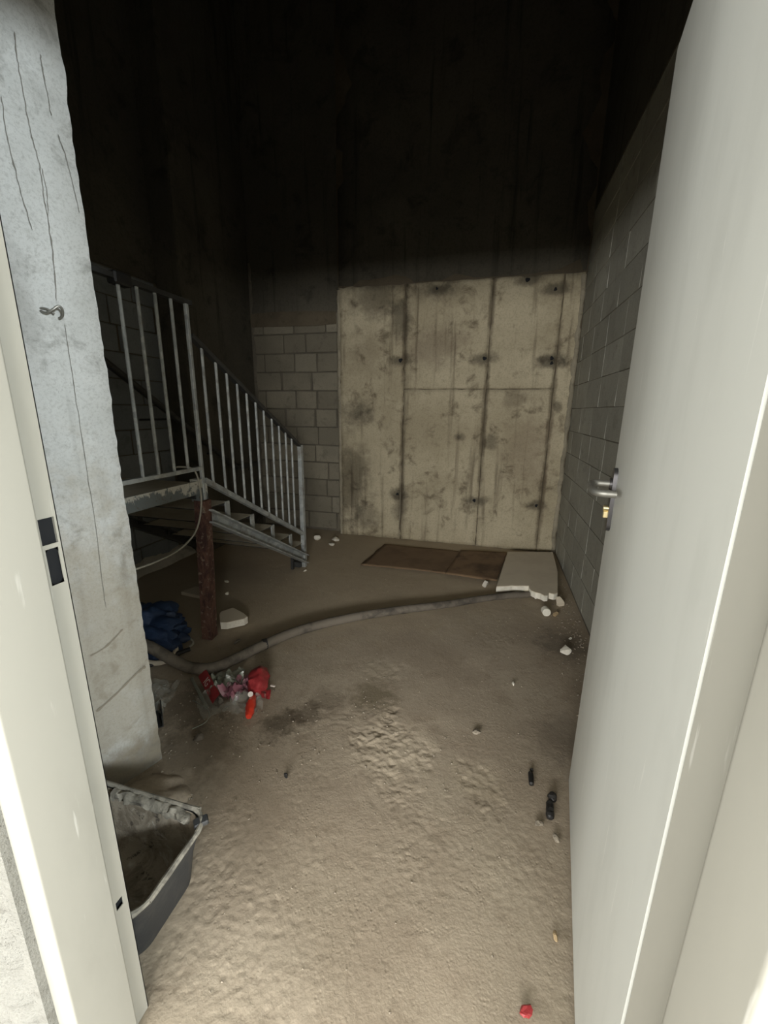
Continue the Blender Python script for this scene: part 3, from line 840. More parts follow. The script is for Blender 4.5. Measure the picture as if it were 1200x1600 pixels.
# stair flight: stringers, treads, railing
def slope(y0, z0, y1, z1):
    return lambda y: z0 + (z1 - z0) * (y - y0) / (y1 - y0)
sl = slope(1.773, 0.700, 2.823, 0.100)
for x, m, nm in ((SX, M['galv'], 'stringer'), (SXL, M['dark_steel'], 'stringer')):
    mb = MB()
    a, b = (1.765, 2.875)
    mb.bar(P(x, a, sl(a)), P(x, b, sl(b)), 0.012, 0.062)
    sg = -1 if x == SX else 1
    mb.bar(P(x + 0.02, a, sl(a) + 0.033), P(x + 0.02, b, sl(b) + 0.033), 0.052, 0.008)
    mb.bar(P(x + 0.02, a, sl(a) - 0.033), P(x + 0.02, b, sl(b) - 0.033), 0.052, 0.008)
    mb.build(nm, m, st)
noses = [(1.967, 0.739), (2.203, 0.605), (2.441, 0.471), (2.690, 0.330), (2.90, 0.205)]
for i, (yn, zn) in enumerate(noses):
    y0 = (1.75 if i == 0 else noses[i - 1][0] - 0.01)
    zd = (noses[i + 1][1] if i < 4 else 0.08)
    t = bx(MB(), SXL + 0.02, SX - 0.008, y0, yn, zn - 0.006, zn - 0.0012).build('tread', M['dark_steel'], st)  # dark plate and lip put the shade under the flight into the colour
    bx(MB(), SXL + 0.03, SX - 0.010, y0 + 0.004, yn - 0.001, zn - 0.0012, zn).build('dust_layer', M['tread'], t)
    bx(MB(), SXL + 0.02, SX - 0.008, yn - 0.004, yn, zn - 0.03, zn - 0.006).build('nose_lip', M['dark_steel'], t)
    bx(MB(), SX - 0.012, SX - 0.002, yn - 0.030, yn + 0.004, zd + 0.004, zn + 0.003).build('tread_bracket', M['galv'], t)
    bx(MB(), SXL + 0.012, SXL + 0.02, yn - 0.030, yn + 0.004, zd + 0.004, zn + 0.003).build('tread_bracket', M['dark_steel'], t)
hr = slope(1.792, 1.573, 2.859, 0.989)
lr = slope(1.787, 0.884, 2.893, 0.270)
MB().bar(P(SX, 1.775, hr(1.775)), P(SX, 2.885, hr(2.885)), 0.030, 0.022).build('handrail', M['dark_steel'], st)
MB().bar(P(SX, 1.775, lr(1.775)), P(SX, 2.885, lr(2.885)), 0.026, 0.026).build('lower_rail', M['galv'], st)
for y in (1.845, 1.945, 2.031, 2.120, 2.208, 2.298, 2.386, 2.480, 2.570, 2.660, 2.747):
    MB().tube([P(SX, y, lr(y)), P(SX, y, hr(y))], 0.0075, 8).build('baluster', M['galv'], st, True)
bx(MB(), SX - 0.016, SX + 0.016, 2.862, 2.898, 0.0, hr(2.885) + 0.012, 0.002).build('newel_post', M['galv'], st)
bx(MB(), SX - 0.085, SX - 0.012, 2.83, 2.875, 0.005, 0.05, 0.002).build('foot_plate', M['dark_steel'], st)
bx(MB(), SX - 0.075, SX - 0.055, 2.79, 2.81, 0.0, 0.10).build('foot_bolt', M['dark_steel'], st)
bx(MB(), SXL + 0.0, SXL + 0.03, 2.84, 2.87, 0.0, 0.16).build('foot_bolt', M['dark_steel'], st)
# wall handrail on the far side
wh = empty('wall_handrail', (-2.34, 2.9, 0)); tag(wh, 'dark tubular handrail sloping down along the far left wall', 'handrail')
def H2(x, y, z): return (x + 2.34, y - 2.9, z)
MB().tube(smooth_path([H2(-2.335, 1.3, 2.03), H2(-2.335, 2.28, 1.425), H2(-2.335, 3.28, 0.775), H2(-2.335, 3.40, 0.715), H2(-2.335, 3.52, 0.705), H2(-2.335, 3.74, 0.705)], 6), 0.023, 10).build('rail_tube', M['dark_steel'], wh, True)
for y, z in ((1.9, 1.66), (2.6, 1.217), (3.05, 0.925), (3.66, 0.705)):
    xw = -2.60 if y < 2.92 else -2.385
    MB().tube([H2(-2.335, y, z), H2(-2.345, y, z - 0.05), H2(xw, y, z - 0.06)], 0.008, 8).build('rail_bracket', M['dark_steel'], wh, True)
# cable hanging in a loop from the landing corner
def cable():
    pts = [(-1.45, 1.60, 0.975), (-1.45, 1.66, 0.972), (-1.415, 1.70, 0.955), (-1.402, 1.715, 0.88), (-1.40, 1.71, 0.77), (-1.40, 1.655, 0.655), (-1.42, 1.56, 0.59), (-1.44, 1.44, 0.57), (-1.47, 1.33, 0.565), (-1.52, 1.2, 0.57), (-1.6, 1.05, 0.60), (-1.62, 1.02, 0.80), (-1.62, 1.02, 0.862)]
    mb = MB().tube(smooth_path(pts, 7), 0.0045, 8)
    return tag(mb.build('hanging_cable', M['wire'], None, True), 'thin pale cable hanging in a loop from the landing corner', 'cable')
cable()

# ------------------------------------------------------------------ rubble and litter
def lump(name, loc, size, mat, seed, rough=0.35, sub=2, sharp=True, rz=None, flat=0.0):
    """an irregular broken stone resting at loc (loc.z is its underside)"""
    bm = bmesh.new()
    bmesh.ops.create_icosphere(bm, subdivisions=sub, radius=1.0)
    rnd = random.Random(seed)
    planes = []
    for k in range(9):
        n = Vector((rnd.gauss(0, 1), rnd.gauss(0, 1), rnd.gauss(0, 0.7))).normalized()
        planes.append((n, rnd.uniform(0.38, 0.75)))
    for v in bm.verts:
        co = v.co.copy()
        for n, d in planes:
            k = co.dot(n)
            if k > d: co -= n * (k - d)
        co += Vector((noise.noise(co * 2 + Vector((seed, 0, 0))), noise.noise(co * 2 + Vector((0, seed, 0))), noise.noise(co * 2 + Vector((0, 0, seed))))) * rough * 0.3
        v.co = Vector((co.x * size[0], co.y * size[1], co.z * size[2]))
    zmin = min(v.co.z for v in bm.verts)
    for v in bm.verts: v.co.z -= zmin
    mb = MB().bm(bm)
    o = mb.build(name, mat)
    o.location = loc
    o.rotation_euler = (0, 0, rz if rz is not None else rnd.uniform(0, 6))
    return o

def slab(name, top, thick, mat_top, mat_side, seed=0, jag=()):
    """broken sheet: polygon outline (world xy), top and side parts"""
    cx = sum(p[0] for p in top) / len(top); cy = sum(p[1] for p in top) / len(top)
    e = empty(name, (cx, cy, 0))
    return e, [(x - cx, y - cy) for x, y in top]

# broken insulation board lying in the right-hand corner
out = [(0.195, 3.55), (0.575, 3.66), (0.552, 3.2), (0.497, 2.775)]
brk = [(0.470, 2.752), (0.44, 2.760), (0.425, 2.722), (0.405, 2.705), (0.385, 2.735), (0.352, 2.745), (0.327, 2.765), (0.322, 2.80), (0.318, 2.845), (0.285, 2.838), (0.24, 2.822), (0.20, 2.815), (0.165, 2.795), (0.13, 2.782), (0.098, 2.768)]
oc = (0.33, 3.2)
fb = empty('insulation_board', (oc[0], oc[1], 0.0))
tag(fb, 'broken dusty insulation board with white snapped edge in the right corner', 'board')
loc = [(x - oc[0], y - oc[1]) for x, y in out + brk][::-1]
MB().prism(loc, 0.060, 0.064).build('facing_sheet', M['foam_top'], fb)
rnd = random.Random(4)
loc2 = [(x + rnd.uniform(-.004, .004), y + rnd.uniform(-.006, .001)) for x, y in loc]
MB().prism(loc2, 0.022, 0.060).build('core', M['foam'], fb)
for k, (x, y, r) in enumerate([(0.335, 2.835, 0.02), (0.30, 2.83, 0.024), (0.36, 2.75, 0.016)]):
    o = lump('core_crumb', (x - oc[0], y - oc[1], 0.012), (r, r * 0.8, r * 0.6), M['foam'], 60 + k, 0.5, 1); o.parent = fb
# board rests on two broken stones under its far and near ends
for x, y, h, lab in ((0.30, 3.35, 0.022, 'flat stone hidden under the far end of insulation board'), (0.30, 2.95, 0.022, 'flat stone hidden under near end of the insulation board')):
    o = lump('flat_stone', (x, y, 0), (0.06, 0.05, h), M['stone'], int(y * 10)); zt = max(v.co.z for v in o.data.vertices)
    for v in o.data.vertices: v.co.z *= (h - 0.0005) / zt
    tag(o, lab, 'stone')

# two sheets of cardboard flattened on the floor before the far wall
def sheet(name, poly, z, th, mat, label, seed, curl=0.0):
    n = 16
    v, f = [], []
    (x0, y0), (x1, y1), (x2, y2), (x3, y3) = poly      # near-left, near-right, far-right, far-left
    cx, cy = (x0 + x2) / 2, (y0 + y2) / 2
    for lay in (0, 1):
        for j in range(n + 1):
            for i in range(n + 1):
                s, t = i / n, j / n
                x = (x0 * (1 - s) + x1 * s) * (1 - t) + (x3 * (1 - s) + x2 * s) * t
                y = (y0 * (1 - s) + y1 * s) * (1 - t) + (y3 * (1 - s) + y2 * s) * t
                e = 0.012 * noise.noise((x * 9 + seed, y * 9, 0)) if (i in (0, n) or j in (0, n)) else 0
                zz = z + lay * th + 0.006 * (0.5 + noise.noise((x * 3 + seed, y * 3, 1))) + curl * (1 - t) ** 6 * (0.4 + 0.6 * s)
                v.append((x + e - cx, y + e * 0.7 - cy, zz))
    w = n + 1; N = w * w
    for j in range(n):
        for i in range(n):
            a = j * w + i
            f.append((N + a, N + a + 1, N + a + w + 1, N + a + w)); f.append((a, a + w, a + w + 1, a + 1))
    ring = [i for i in range(w)] + [j * w + n for j in range(1, w)] + [n * w + i for i in range(n - 1, -1, -1)] + [j * w for j in range(n - 1, 0, -1)]
    for k in range(len(ring)):
        a, b = ring[k], ring[(k + 1) % len(ring)]
        f.append((a, b, N + b, N + a))
    o = mesh_obj(name, v, f, mat, None, True, (cx, cy, 0))
    return tag(o, label, 'cardboard')
sheet('cardboard_sheet', [(-0.985, 3.03), (-0.27, 3.035), (-0.20, 3.60), (-0.93, 3.60)], 0.004, 0.005, M['cardboard'], 'dark brown cardboard sheet flat on the floor before the cast wall', 1)
sheet('cardboard_sheet', [(-0.285, 2.995), (0.10, 2.955), (0.19, 3.66), (-0.21, 3.61)], 0.014, 0.006, M['cardboard_b'], 'stained cardboard sheet lying next to the insulation board', 4, 0.008)

# hose across the floor
hp = [(-2.0, 1.36, 0.25), (-1.82, 1.36, 0.225), (-1.64, 1.37, 0.19), (-1.511, 1.39, 0.15), (-1.452, 1.402, 0.115), (-1.376, 1.414, 0.072), (-1.303, 1.432, 0.043), (-1.215, 1.49, 0.031), (-1.125, 1.668, 0.031), (-1.03, 1.845, 0.031), (-0.904, 1.992, 0.031), (-0.718, 2.15, 0.031), (-0.508, 2.29, 0.031), (-0.206, 2.47, 0.03), (0.035, 2.632, 0.03), (0.27, 2.765, 0.028), (0.40, 2.84, 0.022), (0.47, 2.9, 0.02)]
path = smooth_path(hp, 12)
rad = []
for i, p in enumerate(path):
    r = 0.026 if p.x < -0.6 else 0.026 - 0.004 * min(1, (p.x + 0.6) / 0.6)
    if p.x > 0.25: r = max(0.017, r - 0.03 * (p.x - 0.25))
    rad.append(r * (1 + 0.03 * math.sin(i * 1.9)))
for i, p in enumerate(path):
    p.z = max(p.z, rad[i] + 0.001) if p.x < 0.25 else rad[i] + 0.001
hose = MB().tube(path, rad, 16).build('hose', M['hose'], None, True)
tag(hose, 'thick dusty grey-black hose curving across the floor to the insulation board', 'hose')
MB().tube([path[100] - Vector((0.012, 0.01, 0)), path[100] + Vector((0.004, 0.006, 0))], rad[100] + 0.002, 14).build('hose_band', M['black'], hose, True)

# rubble chunk with white broken face, left of the hose
ck = empty('gypsum_chunk', (-1.43, 1.92, 0)); tag(ck, 'chunk of white gypsum with dusty top beside the rusty leg', 'rubble')
o5 = [(-0.10, 0.03), (-0.085, -0.005), (-0.02, -0.085), (0.015, -0.075), (0.085, -0.01), (0.09, 0.02), (0.045, 0.05), (-0.06, 0.095)]
MB().prism(o5, 0.004, 0.044).build('core', M['foam'], ck)
MB().prism([(x * 0.985, y * 0.985) for x, y in o5], 0.044, 0.047).build('facing', M['foam_top'], ck)

small = [
    ('plaster_lump', (0.022, 2.885, 0), (0.026, 0.024, 0.024), 'foam', 'small white plaster lump left of the insulation board', 'rubble', 11),
    ('plaster_lump', (0.500, 2.695, 0), (0.034, 0.026, 0.028), 'foam_top', 'dusty plaster lump touching the right front corner of insulation board', 'rubble', 12),
    ('stone', (0.462, 2.545, 0), (0.017, 0.015, 0.015), 'stone', 'small tan pebble right of the pale tube end near right wall', 'stone', 14),
    ('plaster_shard', (0.462, 2.125, 0), (0.038, 0.028, 0.018), 'foam', 'white plaster shard by the right wall just beyond the door', 'rubble', 15),
    ('plaster_shard', (-1.60, 3.55, 0), (0.034, 0.03, 0.022), 'foam', 'white plaster shard nearest the newel post by block wall', 'rubble', 16),
    ('plaster_shard', (-1.42, 3.58, 0), (0.040, 0.03, 0.02), 'foam', 'white plaster shard at the foot of the cast wall edge', 'rubble', 17),
    ('plaster_shard', (-1.40, 3.44, 0), (0.034, 0.016, 0.012), 'foam', 'thin white plaster sliver in front of two other shards', 'rubble', 18),
    ('stone', (0.236, 0.806, 0), (0.011, 0.007, 0.006), 'stone', 'small yellow-tan pebble near the bottom of the open door', 'stone', 19),
    ('stone', (0.022, 1.430, 0), (0.017, 0.015, 0.010), 'grit', 'grey pebble alone on the open floor left of the door', 'stone', 20),
    ('stone', (0.222, 1.096, 0), (0.014, 0.011, 0.007), 'grit', 'flat grey pebble just below the black rubber scrap', 'stone', 21),
    ('stone', (0.272, 1.062, 0), (0.012, 0.009, 0.007), 'grit', 'grey pebble between black scrap and door edge', 'stone', 22),
    ('plaster_crumb', (0.505, 2.28, 0), (0.012, 0.008, 0.006), 'foam', 'tiny white crumb behind the shard by right wall', 'rubble', 23),
    ('plaster_crumb', (0.175, 1.78, 0), (0.014, 0.006, 0.006), 'foam', 'tiny pale sliver on the floor in front of the shard', 'rubble', 24),
    ('plaster_crumb', (-1.37, 2.78, 0), (0.014, 0.010, 0.008), 'foam', 'tiny white crumb at the foot of the newel post', 'rubble', 25),
    ('plaster_crumb', (-1.83, 2.43, 0), (0.022, 0.014, 0.008), 'foam', 'small white crumb under the stair stringer', 'rubble', 26),
    ('plaster_crumb', (-1.70, 2.25, 0), (0.014, 0.010, 0.008), 'foam', 'tiny white crumb right of the grey slab piece', 'rubble', 27),
    ('clod', (-0.615, 1.044, 0), (0.010, 0.008, 0.007), 'black', 'small black clod on bare floor beyond the tub', 'rubble', 28),
    ('clod', (-1.02, 1.10, 0), (0.020, 0.016, 0.012), 'hose', 'dark clod beside the red wrapper', 'rubble', 29),
    ('clod', (-1.28, 1.735, 0), (0.024, 0.009, 0.008), 'hose', 'dark chip just right of the gypsum chunk', 'rubble', 30),
    ('red_scrap', (0.157, 0.652, 0), (0.013, 0.010, 0.008), 'red', 'small dull red scrap at the bottom edge near the door', 'scrap', 31),
]
for nm, p, s, m, lab, cat, sd in small:
    tag(lump(nm, p, tuple(1.35 * q for q in s), M[m], sd, 0.5, 2), lab, cat)
# short tube end near the right wall
cp = MB().tube([(0, 0.0, 0.027), (0, 0.003, 0.027), (0, 0.045, 0.026), (0, 0.048, 0.026)], [0.023, 0.026, 0.025, 0.021], 18)
cp = cp.build('paper_tube', M['foam'], None, False, (0.405, 2.53, 0)); cp.rotation_euler = (0, 0, 0.15)
tag(cp, 'short pale round tube end lying on its side near the right wall', 'tube')
# black rubber scraps by the door
s1 = MB().tube([(0.0, -0.032, 0.009), (-0.001, -0.028, 0.0095), (0.0, 0.0, 0.009), (0.0, 0.018, 0.009), (0.002, 0.022, 0.009)], [0.004, 0.0085, 0.009, 0.0085, 0.004], 10)
s1.tube([(0.004, 0.029, 0.007), (0.005, 0.034, 0.008), (0.007, 0.040, 0.007)], [0.004, 0.007, 0.004], 8)
o = s1.build('rubber_plug', M['black'], None, True, (0.214, 1.262, 0)); tag(o, 'short straight black rubber plug on the floor left of door', 'scrap')
s2 = MB().tube(smooth_path([(-0.008, -0.05, 0.009), (-0.006, -0.02, 0.012), (-0.002, 0.005, 0.010), (0.0, 0.014, 0.008), (0.006, 0.024, 0.013), (0.010, 0.042, 0.012)], 4), [0.006, .011, .013, .012, .013, .012, .012, .012, .012, .011, .010, .009, .008, .008, .009, .011, .014, .015, .015, .013, .008], 8)
s2.v = [tuple(c + 0.003 * noise.noise((q[0] * 90 + k, q[1] * 90, q[2] * 90)) for k, c in enumerate(q)) for q in s2.v]
o = s2.build('rubber_scrap', M['black'], None, False, (0.268, 1.168, 0)); tag(o, 'bent lumpy black rubber scrap nearest the open door', 'scrap')

# flat piece of slab behind the rusty leg, mortar ridge along the left wall
pb = MB().prism([(-0.115, -0.05), (0.05, -0.07), (0.115, 0.0), (0.07, 0.06), (-0.08, 0.05)], 0.0, 0.022)
tag(pb.build('slab_piece', M['foam_top'], None, False, (-1.885, 2.21, 0)), 'flat dusty slab piece on the floor behind the rusty leg', 'rubble')
def ridge():
    v, f = [], []
    n, m = 80, 8
    for j in range(n + 1):
        y = 1.1 + (2.93 - 1.1) * j / n
        w = 0.11 + 0.05 * noise.noise((y * 4, 1, 0)); h = 0.075 + 0.03 * noise.noise((y * 5, 2, 0)) + 0.015 * noise.noise((y * 20, 2, 0))
        for i in range(m + 1):
            t = i / m
            x = -2.598 + w * t
            z = h * (1 - t) ** 0.7 * (1 if i < m else 0) + 0.012 * noise.noise((x * 20, y * 20, 0)) * (1 if 0 < i < m else 0)
            v.append((x + 2.55, y - 2.0, max(0.0, z)))
    w_ = m + 1
    for j in range(n):
        for i in range(m):
            f.append((j * w_ + i, (j + 1) * w_ + i, (j + 1) * w_ + i + 1, j * w_ + i + 1))
    return tag(mesh_obj('mortar_ridge', v, f, M['ridge'], None, True, (-2.55, 2.0, 0)), 'rough pale mortar ridge along the left wall under the landing', 'rubble')
ridge()

# crumpled sheets
def crumple(mb, cx, cy, lx, ly, rz, h, seed, n=14, lift=0.0, sharp=1.0):
    v, f = [], []
    c, s = math.cos(rz), math.sin(rz)
    for j in range(n + 1):
        for i in range(n + 1):
            a, b = (i / n - 0.5), (j / n - 0.5)
            x, y = a * lx, b * ly
            q = Vector((x * 26 + seed, y * 26, seed * 0.7))
            d = abs(noise.noise(q)) * 0.9 + 0.5 * abs(noise.noise(q * 2.3)) * sharp
            x += 0.012 * noise.noise(q * 0.8 + Vector((5, 0, 0))); y += 0.012 * noise.noise(q * 0.8 + Vector((0, 5, 0)))
            z = lift + h * d
            v.append((cx + x * c - y * s, cy + x * s + y * c, 0.004 + max(0, z)))
    w = n + 1
    for j in range(n):
        for i in range(n):
            f.append((j * w + i, j * w + i + 1, (j + 1) * w + i + 1, (j + 1) * w + i))
    return mb.add(v, f)

wr_o = Vector((-1.09, 1.39, 0))
wp = empty('plastic_wrapper', wr_o); tag(wp, 'crumpled clear plastic wrapper with red print beside the hose', 'wrapper')
def wl_(x, y): return (x - wr_o.x, y - wr_o.y)
x, y = wl_(-1.11, 1.415); crumple(MB(), x, y, 0.14, 0.14, 0.5, 0.075, 2, lift=0.004).build('clear_film', M['clear2'], wp, True)
x, y = wl_(-1.03, 1.385); crumple(MB(), x, y, 0.11, 0.15, -0.4, 0.07, 5, lift=0.003).build('pink_film', M['pink'], wp, True)
x, y = wl_(-0.95, 1.32); crumple(MB(), x, y, 0.15, 0.15, 0.2, 0.06, 8).build('clear_film', M['clear'], wp, True)
x, y = wl_(-1.10, 1.28); crumple(MB(), x, y, 0.16, 0.10, -0.7, 0.03, 11).build('clear_film', M['clear'], wp, True)
# printed red band running along the wrapper's folded edge
def band():
    a, b = Vector((-1.262, 1.428)), Vector((-1.078, 1.288))
    d = (b - a).normalized(); nrm = Vector((-d.y, d.x))
    n = 18
    v, f = [], []
    for i in range(n + 1):
        q = a + (b - a) * (i / n)
        for k, (off, z) in enumerate(((-0.014, 0.012), (-0.004, 0.025), (0.008, 0.037), (0.020, 0.047))):
            wv = 0.006 * noise.noise((i * 0.5, k, 3))
            p = q + nrm * off
            v.append((p.x - wr_o.x, p.y - wr_o.y, z + wv))
    for i in range(n):
        for k in range(3):
            f.append((i * 4 + k, i * 4 + 4 + k, i * 4 + 5 + k, i * 4 + 1 + k))
    bnd = mesh_obj('red_band', v, f, M['red'], wp, True)
    # white printed characters on the band
    cu = bpy.data.curves.new('print', 'FONT'); cu.body = 'IG'; cu.size = 0.046; cu.align_x = 'CENTER'; cu.align_y = 'CENTER'
    tmp = bpy.data.objects.new('print', cu); COL.objects.link(tmp)
    bpy.context.view_layer.update()
    me = bpy.data.meshes.new_from_object(tmp)
    bpy.data.objects.remove(tmp, do_unlink=True)
    me.materials.clear(); me.materials.append(M['whiteprint'])
    t = link('printed_letters', me, bnd)
    mid = a + (b - a) * 0.42
    tang = Vector((d.x, d.y, 0)); upv = Vector((nrm.x * 0.052, nrm.y * 0.052, 0.046)).normalized(); nz = tang.cross(upv)
    mt = Matrix((tang, upv, nz)).transposed().to_4x4()
    mt.translation = Vector((mid.x - wr_o.x + nrm.x * 0.003, mid.y - wr_o.y + nrm.y * 0.003, 0.030)) + nz * 0.006
    t.matrix_local = mt
    x, y = wl_(-1.20, 1.33)
    MB().tube(smooth_path([(a.x - wr_o.x - 0.03, a.y - wr_o.y - 0.03, 0.012), (x, y, 0.014), (b.x - wr_o.x - 0.02, b.y - wr_o.y - 0.035, 0.010)], 6), 0.008, 8).build('folded_seam', M['clear2'], bnd, True)
band()
# bunched red piece and the twisted bright red end
def bunch(pts, rads, mat, name, seed, parent, seg=18, amp=0.28):
    pth = smooth_path(pts, 6)
    n = len(pth)
    rr = np.interp(np.linspace(0, 1, n), np.linspace(0, 1, len(rads)), rads)
    mb = MB().tube(pth, list(rr), seg)
    vv = []
    for i, q in enumerate(mb.v):
        k = min(i // seg, n - 1)
        c = pth[k]
        d = Vector(q) - c
        s = 1 + amp * noise.noise((q[0] * 60 + seed, q[1] * 60, q[2] * 60)) + amp * 0.6 * math.sin((i % seg) * 2 * math.pi * 5 / seg + seed + k * 0.2)
        p = c + d * s
        vv.append((p.x, p.y, max(0.003, p.z)))
    mb.v = vv
    return mb.build(name, mat, parent, True)
def wv_(x, y, z): return (x - wr_o.x, y - wr_o.y, z)
rb = bunch([wv_(-0.985, 1.50, 0.045), wv_(-0.972, 1.46, 0.042), wv_(-0.952, 1.41, 0.034), wv_(-0.938, 1.37, 0.026)], [0.028, 0.046, 0.042, 0.024], M['red'], 'red_bunch', 3.0, wp, 24, 0.15)
re = bunch([wv_(-0.930, 1.345, 0.030), wv_(-0.918, 1.31, 0.028), wv_(-0.900, 1.27, 0.022), wv_(-0.890, 1.245, 0.018)], [0.012, 0.020, 0.018, 0.012], M['redbright'], 'red_twist', 6.0, wp, 12, 0.16)
MB().tube([wv_(-0.936, 1.335, 0.048), wv_(-0.934, 1.331, 0.053)], 0.011, 12).build('white_dot', M['whiteprint'], re, True)
crumple(MB(), *wl_(-0.895, 1.385), 0.035, 0.06, 0.5, 0.03, 17, 6, 0.01).build('red_flap', M['red'], wp, True)
MB().box(-0.01, 0.012, -0.003, 0.004, 0, 0.004).build('white_shred', M['whiteprint'], wp, False, wv_(-0.885, 1.43, 0.03))
MB().tube(smooth_path([wv_(-1.19, 1.28, 0.006), wv_(-1.08, 1.24, 0.012), wv_(-1.05, 1.19, 0.006), wv_(-1.08, 1.14, 0.004)], 6), 0.002, 6).build('loose_thread', M['clear2'], wp, True)

# clear sheet of film at the foot of the pier
tag(crumple(MB(), 0, 0, 0.17, 0.20, 0.3, 0.06, 23).build('plastic_film', M['clear'], None, True, (-1.36, 1.24, 0)), 'crumpled clear plastic film at the foot of the pier', 'plastic film')
# dark channel offcut by the pier
co = MB().box(-0.016, 0.016, -0.055, 0.055, 0.0, 0.004).box(-0.016, -0.012, -0.055, 0.055, 0.004, 0.05).box(0.012, 0.016, -0.055, 0.055, 0.004, 0.05)
o = co.build('channel_offcut', M['dark_steel'], None, False, (-1.25, 1.15, 0.002)); o.rotation_euler = (0, 0, 0.80)
tag(o, 'short dark metal channel offcut by the foot of the pier', 'metal offcut')

# blue woven bag lying crumpled under the landing
def bag():
    e = empty('blue_bag', (-1.75, 1.60, 0)); tag(e, 'crumpled dark blue woven plastic bag lying behind the pier', 'bag')
    bm = bmesh.new()
    bmesh.ops.create_icosphere(bm, subdivisions=5, radius=1.0)
    for v in bm.verts:
        c = v.co
        f1 = noise.noise(c * 1.3 + Vector((3, 0, 0))) * 0.35
        fold = (abs(noise.noise(Vector((c.x * 2.2, c.y * 3.4, c.z * 2.4)) + Vector((0, 7, 0)))) - 0.25) * 0.42 + (abs(noise.noise(c * 5.5)) - 0.2) * 0.14
        r = 1 + f1 + fold
        p = Vector((c.x * 0.255 * r, c.y * 0.165 * r, c.z * 0.12 * r))
        z = p.z + 0.085
        v.co = Vector((p.x, p.y, max(0.004, z)))
    b = MB().bm(bm).build('sack', M['bluebag'], e, True)
    MB().tube(smooth_path([(0.20, -0.03, 0.05), (0.25, -0.06, 0.04), (0.26, -0.12, 0.025), (0.21, -0.16, 0.02), (0.14, -0.17, 0.03)], 6), 0.013, 8).build('drawstring', M['foam_top'], e, True)
    MB().tube(smooth_path([(0.30, -0.02, 0.03), (0.27, -0.07, 0.03), (0.25, -0.12, 0.025), (0.19, -0.18, 0.015)], 6), [0.011] * 6 + [0.014] * 6 + [0.010] * 7, 8).build('strap', M['black'], e, True)
    MB().tube(smooth_path([(0.20, 0.04, 0.05), (0.25, 0.05, 0.04), (0.28, 0.03, 0.03), (0.27, 0.01, 0.02)], 6), 0.006, 8).build('cord_end', M['wire'], e, True)
bag()

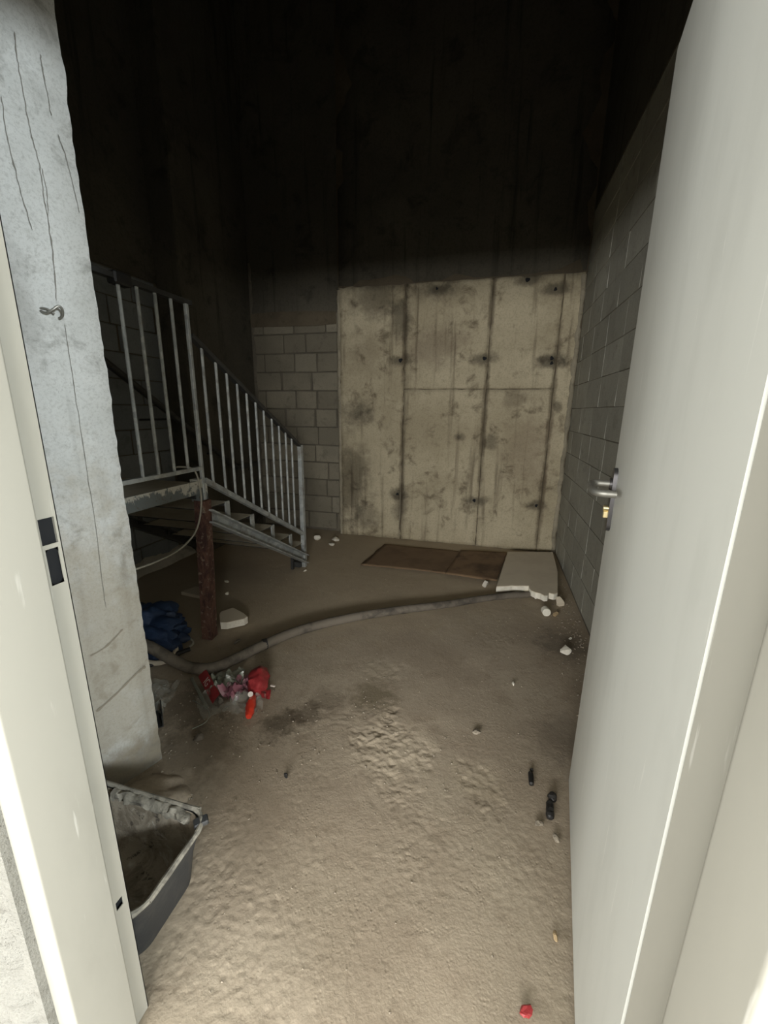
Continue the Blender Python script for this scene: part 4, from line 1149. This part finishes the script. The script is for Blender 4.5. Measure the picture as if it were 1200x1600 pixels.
# ------------------------------------------------------------------ black mortar tub in the foreground
def tub():
    TX, TY = -0.875, 0.60
    e = empty('mortar_tub', (TX, TY, 0)); tag(e, 'black rubber mortar tub caked with dried mortar beside the left jamb', 'tub')
    HZ = 0.19
    def ring(hx, hy, r, z, n=8, wob=0.0, seed=0):
        pts = []
        for cx, cy, a0 in ((hx - r, hy - r, 0), (-hx + r, hy - r, 90), (-hx + r, -hy + r, 180), (hx - r, -hy + r, 270)):
            for k in range(n + 1):
                a = math.radians(a0 + 90 * k / n)
                x, y = cx + r * math.cos(a), cy + r * math.sin(a)
                w = 1 + wob * noise.noise((x * 6 + seed, y * 6, z * 6))
                pts.append((x * w, y * w, z))
        return pts
    HX, HY = 0.212, 0.128
    def loft(rings, name, mat, parent, close_last=True, close_first=False, smooth=True):
        n = len(rings[0]); v = [p for r in rings for p in r]; f = []
        for j in range(len(rings) - 1):
            for i in range(n):
                f.append((j * n + i, j * n + (i + 1) % n, (j + 1) * n + (i + 1) % n, (j + 1) * n + i))
        if close_last: f.append(tuple((len(rings) - 1) * n + i for i in range(n)))
        if close_first: f.append(tuple(range(n - 1, -1, -1)))
        return mesh_obj(name, v, f, mat, parent, smooth)
    outer = [ring(HX * 0.80, HY * 0.80, 0.05, 0.0), ring(HX * 0.82, HY * 0.82, 0.05, 0.008), ring(HX * 0.90, HY * 0.90, 0.055, HZ * 0.55, wob=.02), ring(HX, HY, 0.06, HZ - 0.008, wob=.03)]
    loft(outer, 'shell', M['rubber'], e, False, True)
    inner = [ring(HX - 0.005, HY - 0.005, 0.058, HZ - 0.006, wob=.02)]
    for k in range(1, 9):
        t = k / 8
        inner.append(ring((HX - 0.012) * (1 - 0.22 * t), (HY - 0.012) * (1 - 0.22 * t), 0.052, HZ - 0.006 - (HZ - 0.03) * t, wob=0.025, seed=2))
    inner.append(ring(HX * 0.5, HY * 0.5, 0.03, 0.018, wob=.1))
    ii = loft(inner, 'mortar_lining', M['tub_in'], e, True)
    rp = ring(HX + 0.002, HY + 0.002, 0.061, HZ, 8, .03)
    rp = smooth_path(rp + [rp[0]], 3)
    rr = [0.0068 + 0.0024 * noise.noise((p.x * 40, p.y * 40, 0)) for p in rp]
    MB().tube(rp, rr, 8).build('rim', M['rim'], e, True)
    # caked crust on the far rim and lifting lug at the corner
    def crust(pts, r0, amp, seed, seg=9):
        pth = smooth_path(pts, 14)
        mb = MB().tube(pth, [r0 * (0.5 if i in (0, len(pth) - 1) else 1) for i in range(len(pth))], seg)
        mb.v = [(q[0] + amp * noise.noise((q[0] * 55, q[1] * 55, q[2] * 55 + seed)), q[1] + amp * noise.noise((q[0] * 55 + 7, q[1] * 55, q[2] * 55 + seed)), q[2] + amp * noise.noise((q[0] * 55, q[1] * 55 + 3, q[2] * 55 + seed))) for q in mb.v]
        return mb.build('mortar_crust', M['rim'], e, True)
    crust([(-0.10, HY - 0.010, HZ - 0.012), (-0.03, HY - 0.012, HZ - 0.010), (0.05, HY - 0.012, HZ - 0.012), (0.12, HY - 0.014, HZ - 0.012), (0.155, HY - 0.024, HZ - 0.016)], 0.014, 0.010, 1)
    MB().box(-0.018, 0.018, -0.012, 0.014, -0.006, 0.008, 0.003).build('lug', M['rubber'], e, False, (HX * 0.955, HY * 0.80, HZ - 0.002)).rotation_euler = (0, 0, 0.8)
    return e
tub()
# low drift of mortar dust between tub and pier
def drift():
    n = 26
    v, f = [], []
    for j in range(n + 1):
        for i in range(n + 1):
            a, b = i / n * 2 - 1, j / n * 2 - 1
            r = math.hypot(a, b) + 0.35 * noise.noise((a * 2, b * 2, 4))
            h = max(0.0, 1 - r * r)
            x, y = a * 0.13, b * 0.10
            v.append((x, y, 0.034 * h + 0.006 * h * noise.noise((x * 60, y * 60, 2)) - 0.004))
    w = n + 1
    for j in range(n):
        for i in range(n):
            f.append((j * w + i, j * w + i + 1, (j + 1) * w + i + 1, (j + 1) * w + i))
    o = mesh_obj('mortar_dust', v, f, M['floor'], None, True, (-1.0, 0.845, 0))
    tag(o, 'low drift of mortar dust between tub and pier', 'rubble')
drift()

# fine grit along the right wall and round the room (too small to count)
def grit():
    rnd = random.Random(12)
    mb = MB()
    def bit(x, y, s):
        a = rnd.uniform(0, 6.28)
        h = s * rnd.uniform(0.4, 0.8)
        p = [(x + s * math.cos(a + k * 2.09) * rnd.uniform(.6, 1.2), y + s * math.sin(a + k * 2.09) * rnd.uniform(.6, 1.2), -0.001) for k in range(3)]
        mb.add(p + [(x, y, h)], [(0, 1, 3), (1, 2, 3), (2, 0, 3)])
    for _ in range(420):
        y = rnd.uniform(0.9, 3.2); bit(0.60 - abs(rnd.gauss(0, 0.09)), y, rnd.uniform(0.002, 0.008))
    for _ in range(500):
        bit(rnd.uniform(-2.3, 0.3), rnd.uniform(0.5, 3.6), rnd.uniform(0.0015, 0.0045))
    for _ in range(160):
        bit(rnd.gauss(-0.45, 0.3), rnd.gauss(1.35, 0.2), rnd.uniform(0.002, 0.006))
    for _ in range(200):
        bit(rnd.gauss(-1.1, 0.15), rnd.gauss(1.05, 0.18), rnd.uniform(0.002, 0.006))
    return tag(mb.build('loose_grit', M['grit']), 'loose grit and plaster crumbs scattered over the floor', 'grit', kind='stuff')
grit()
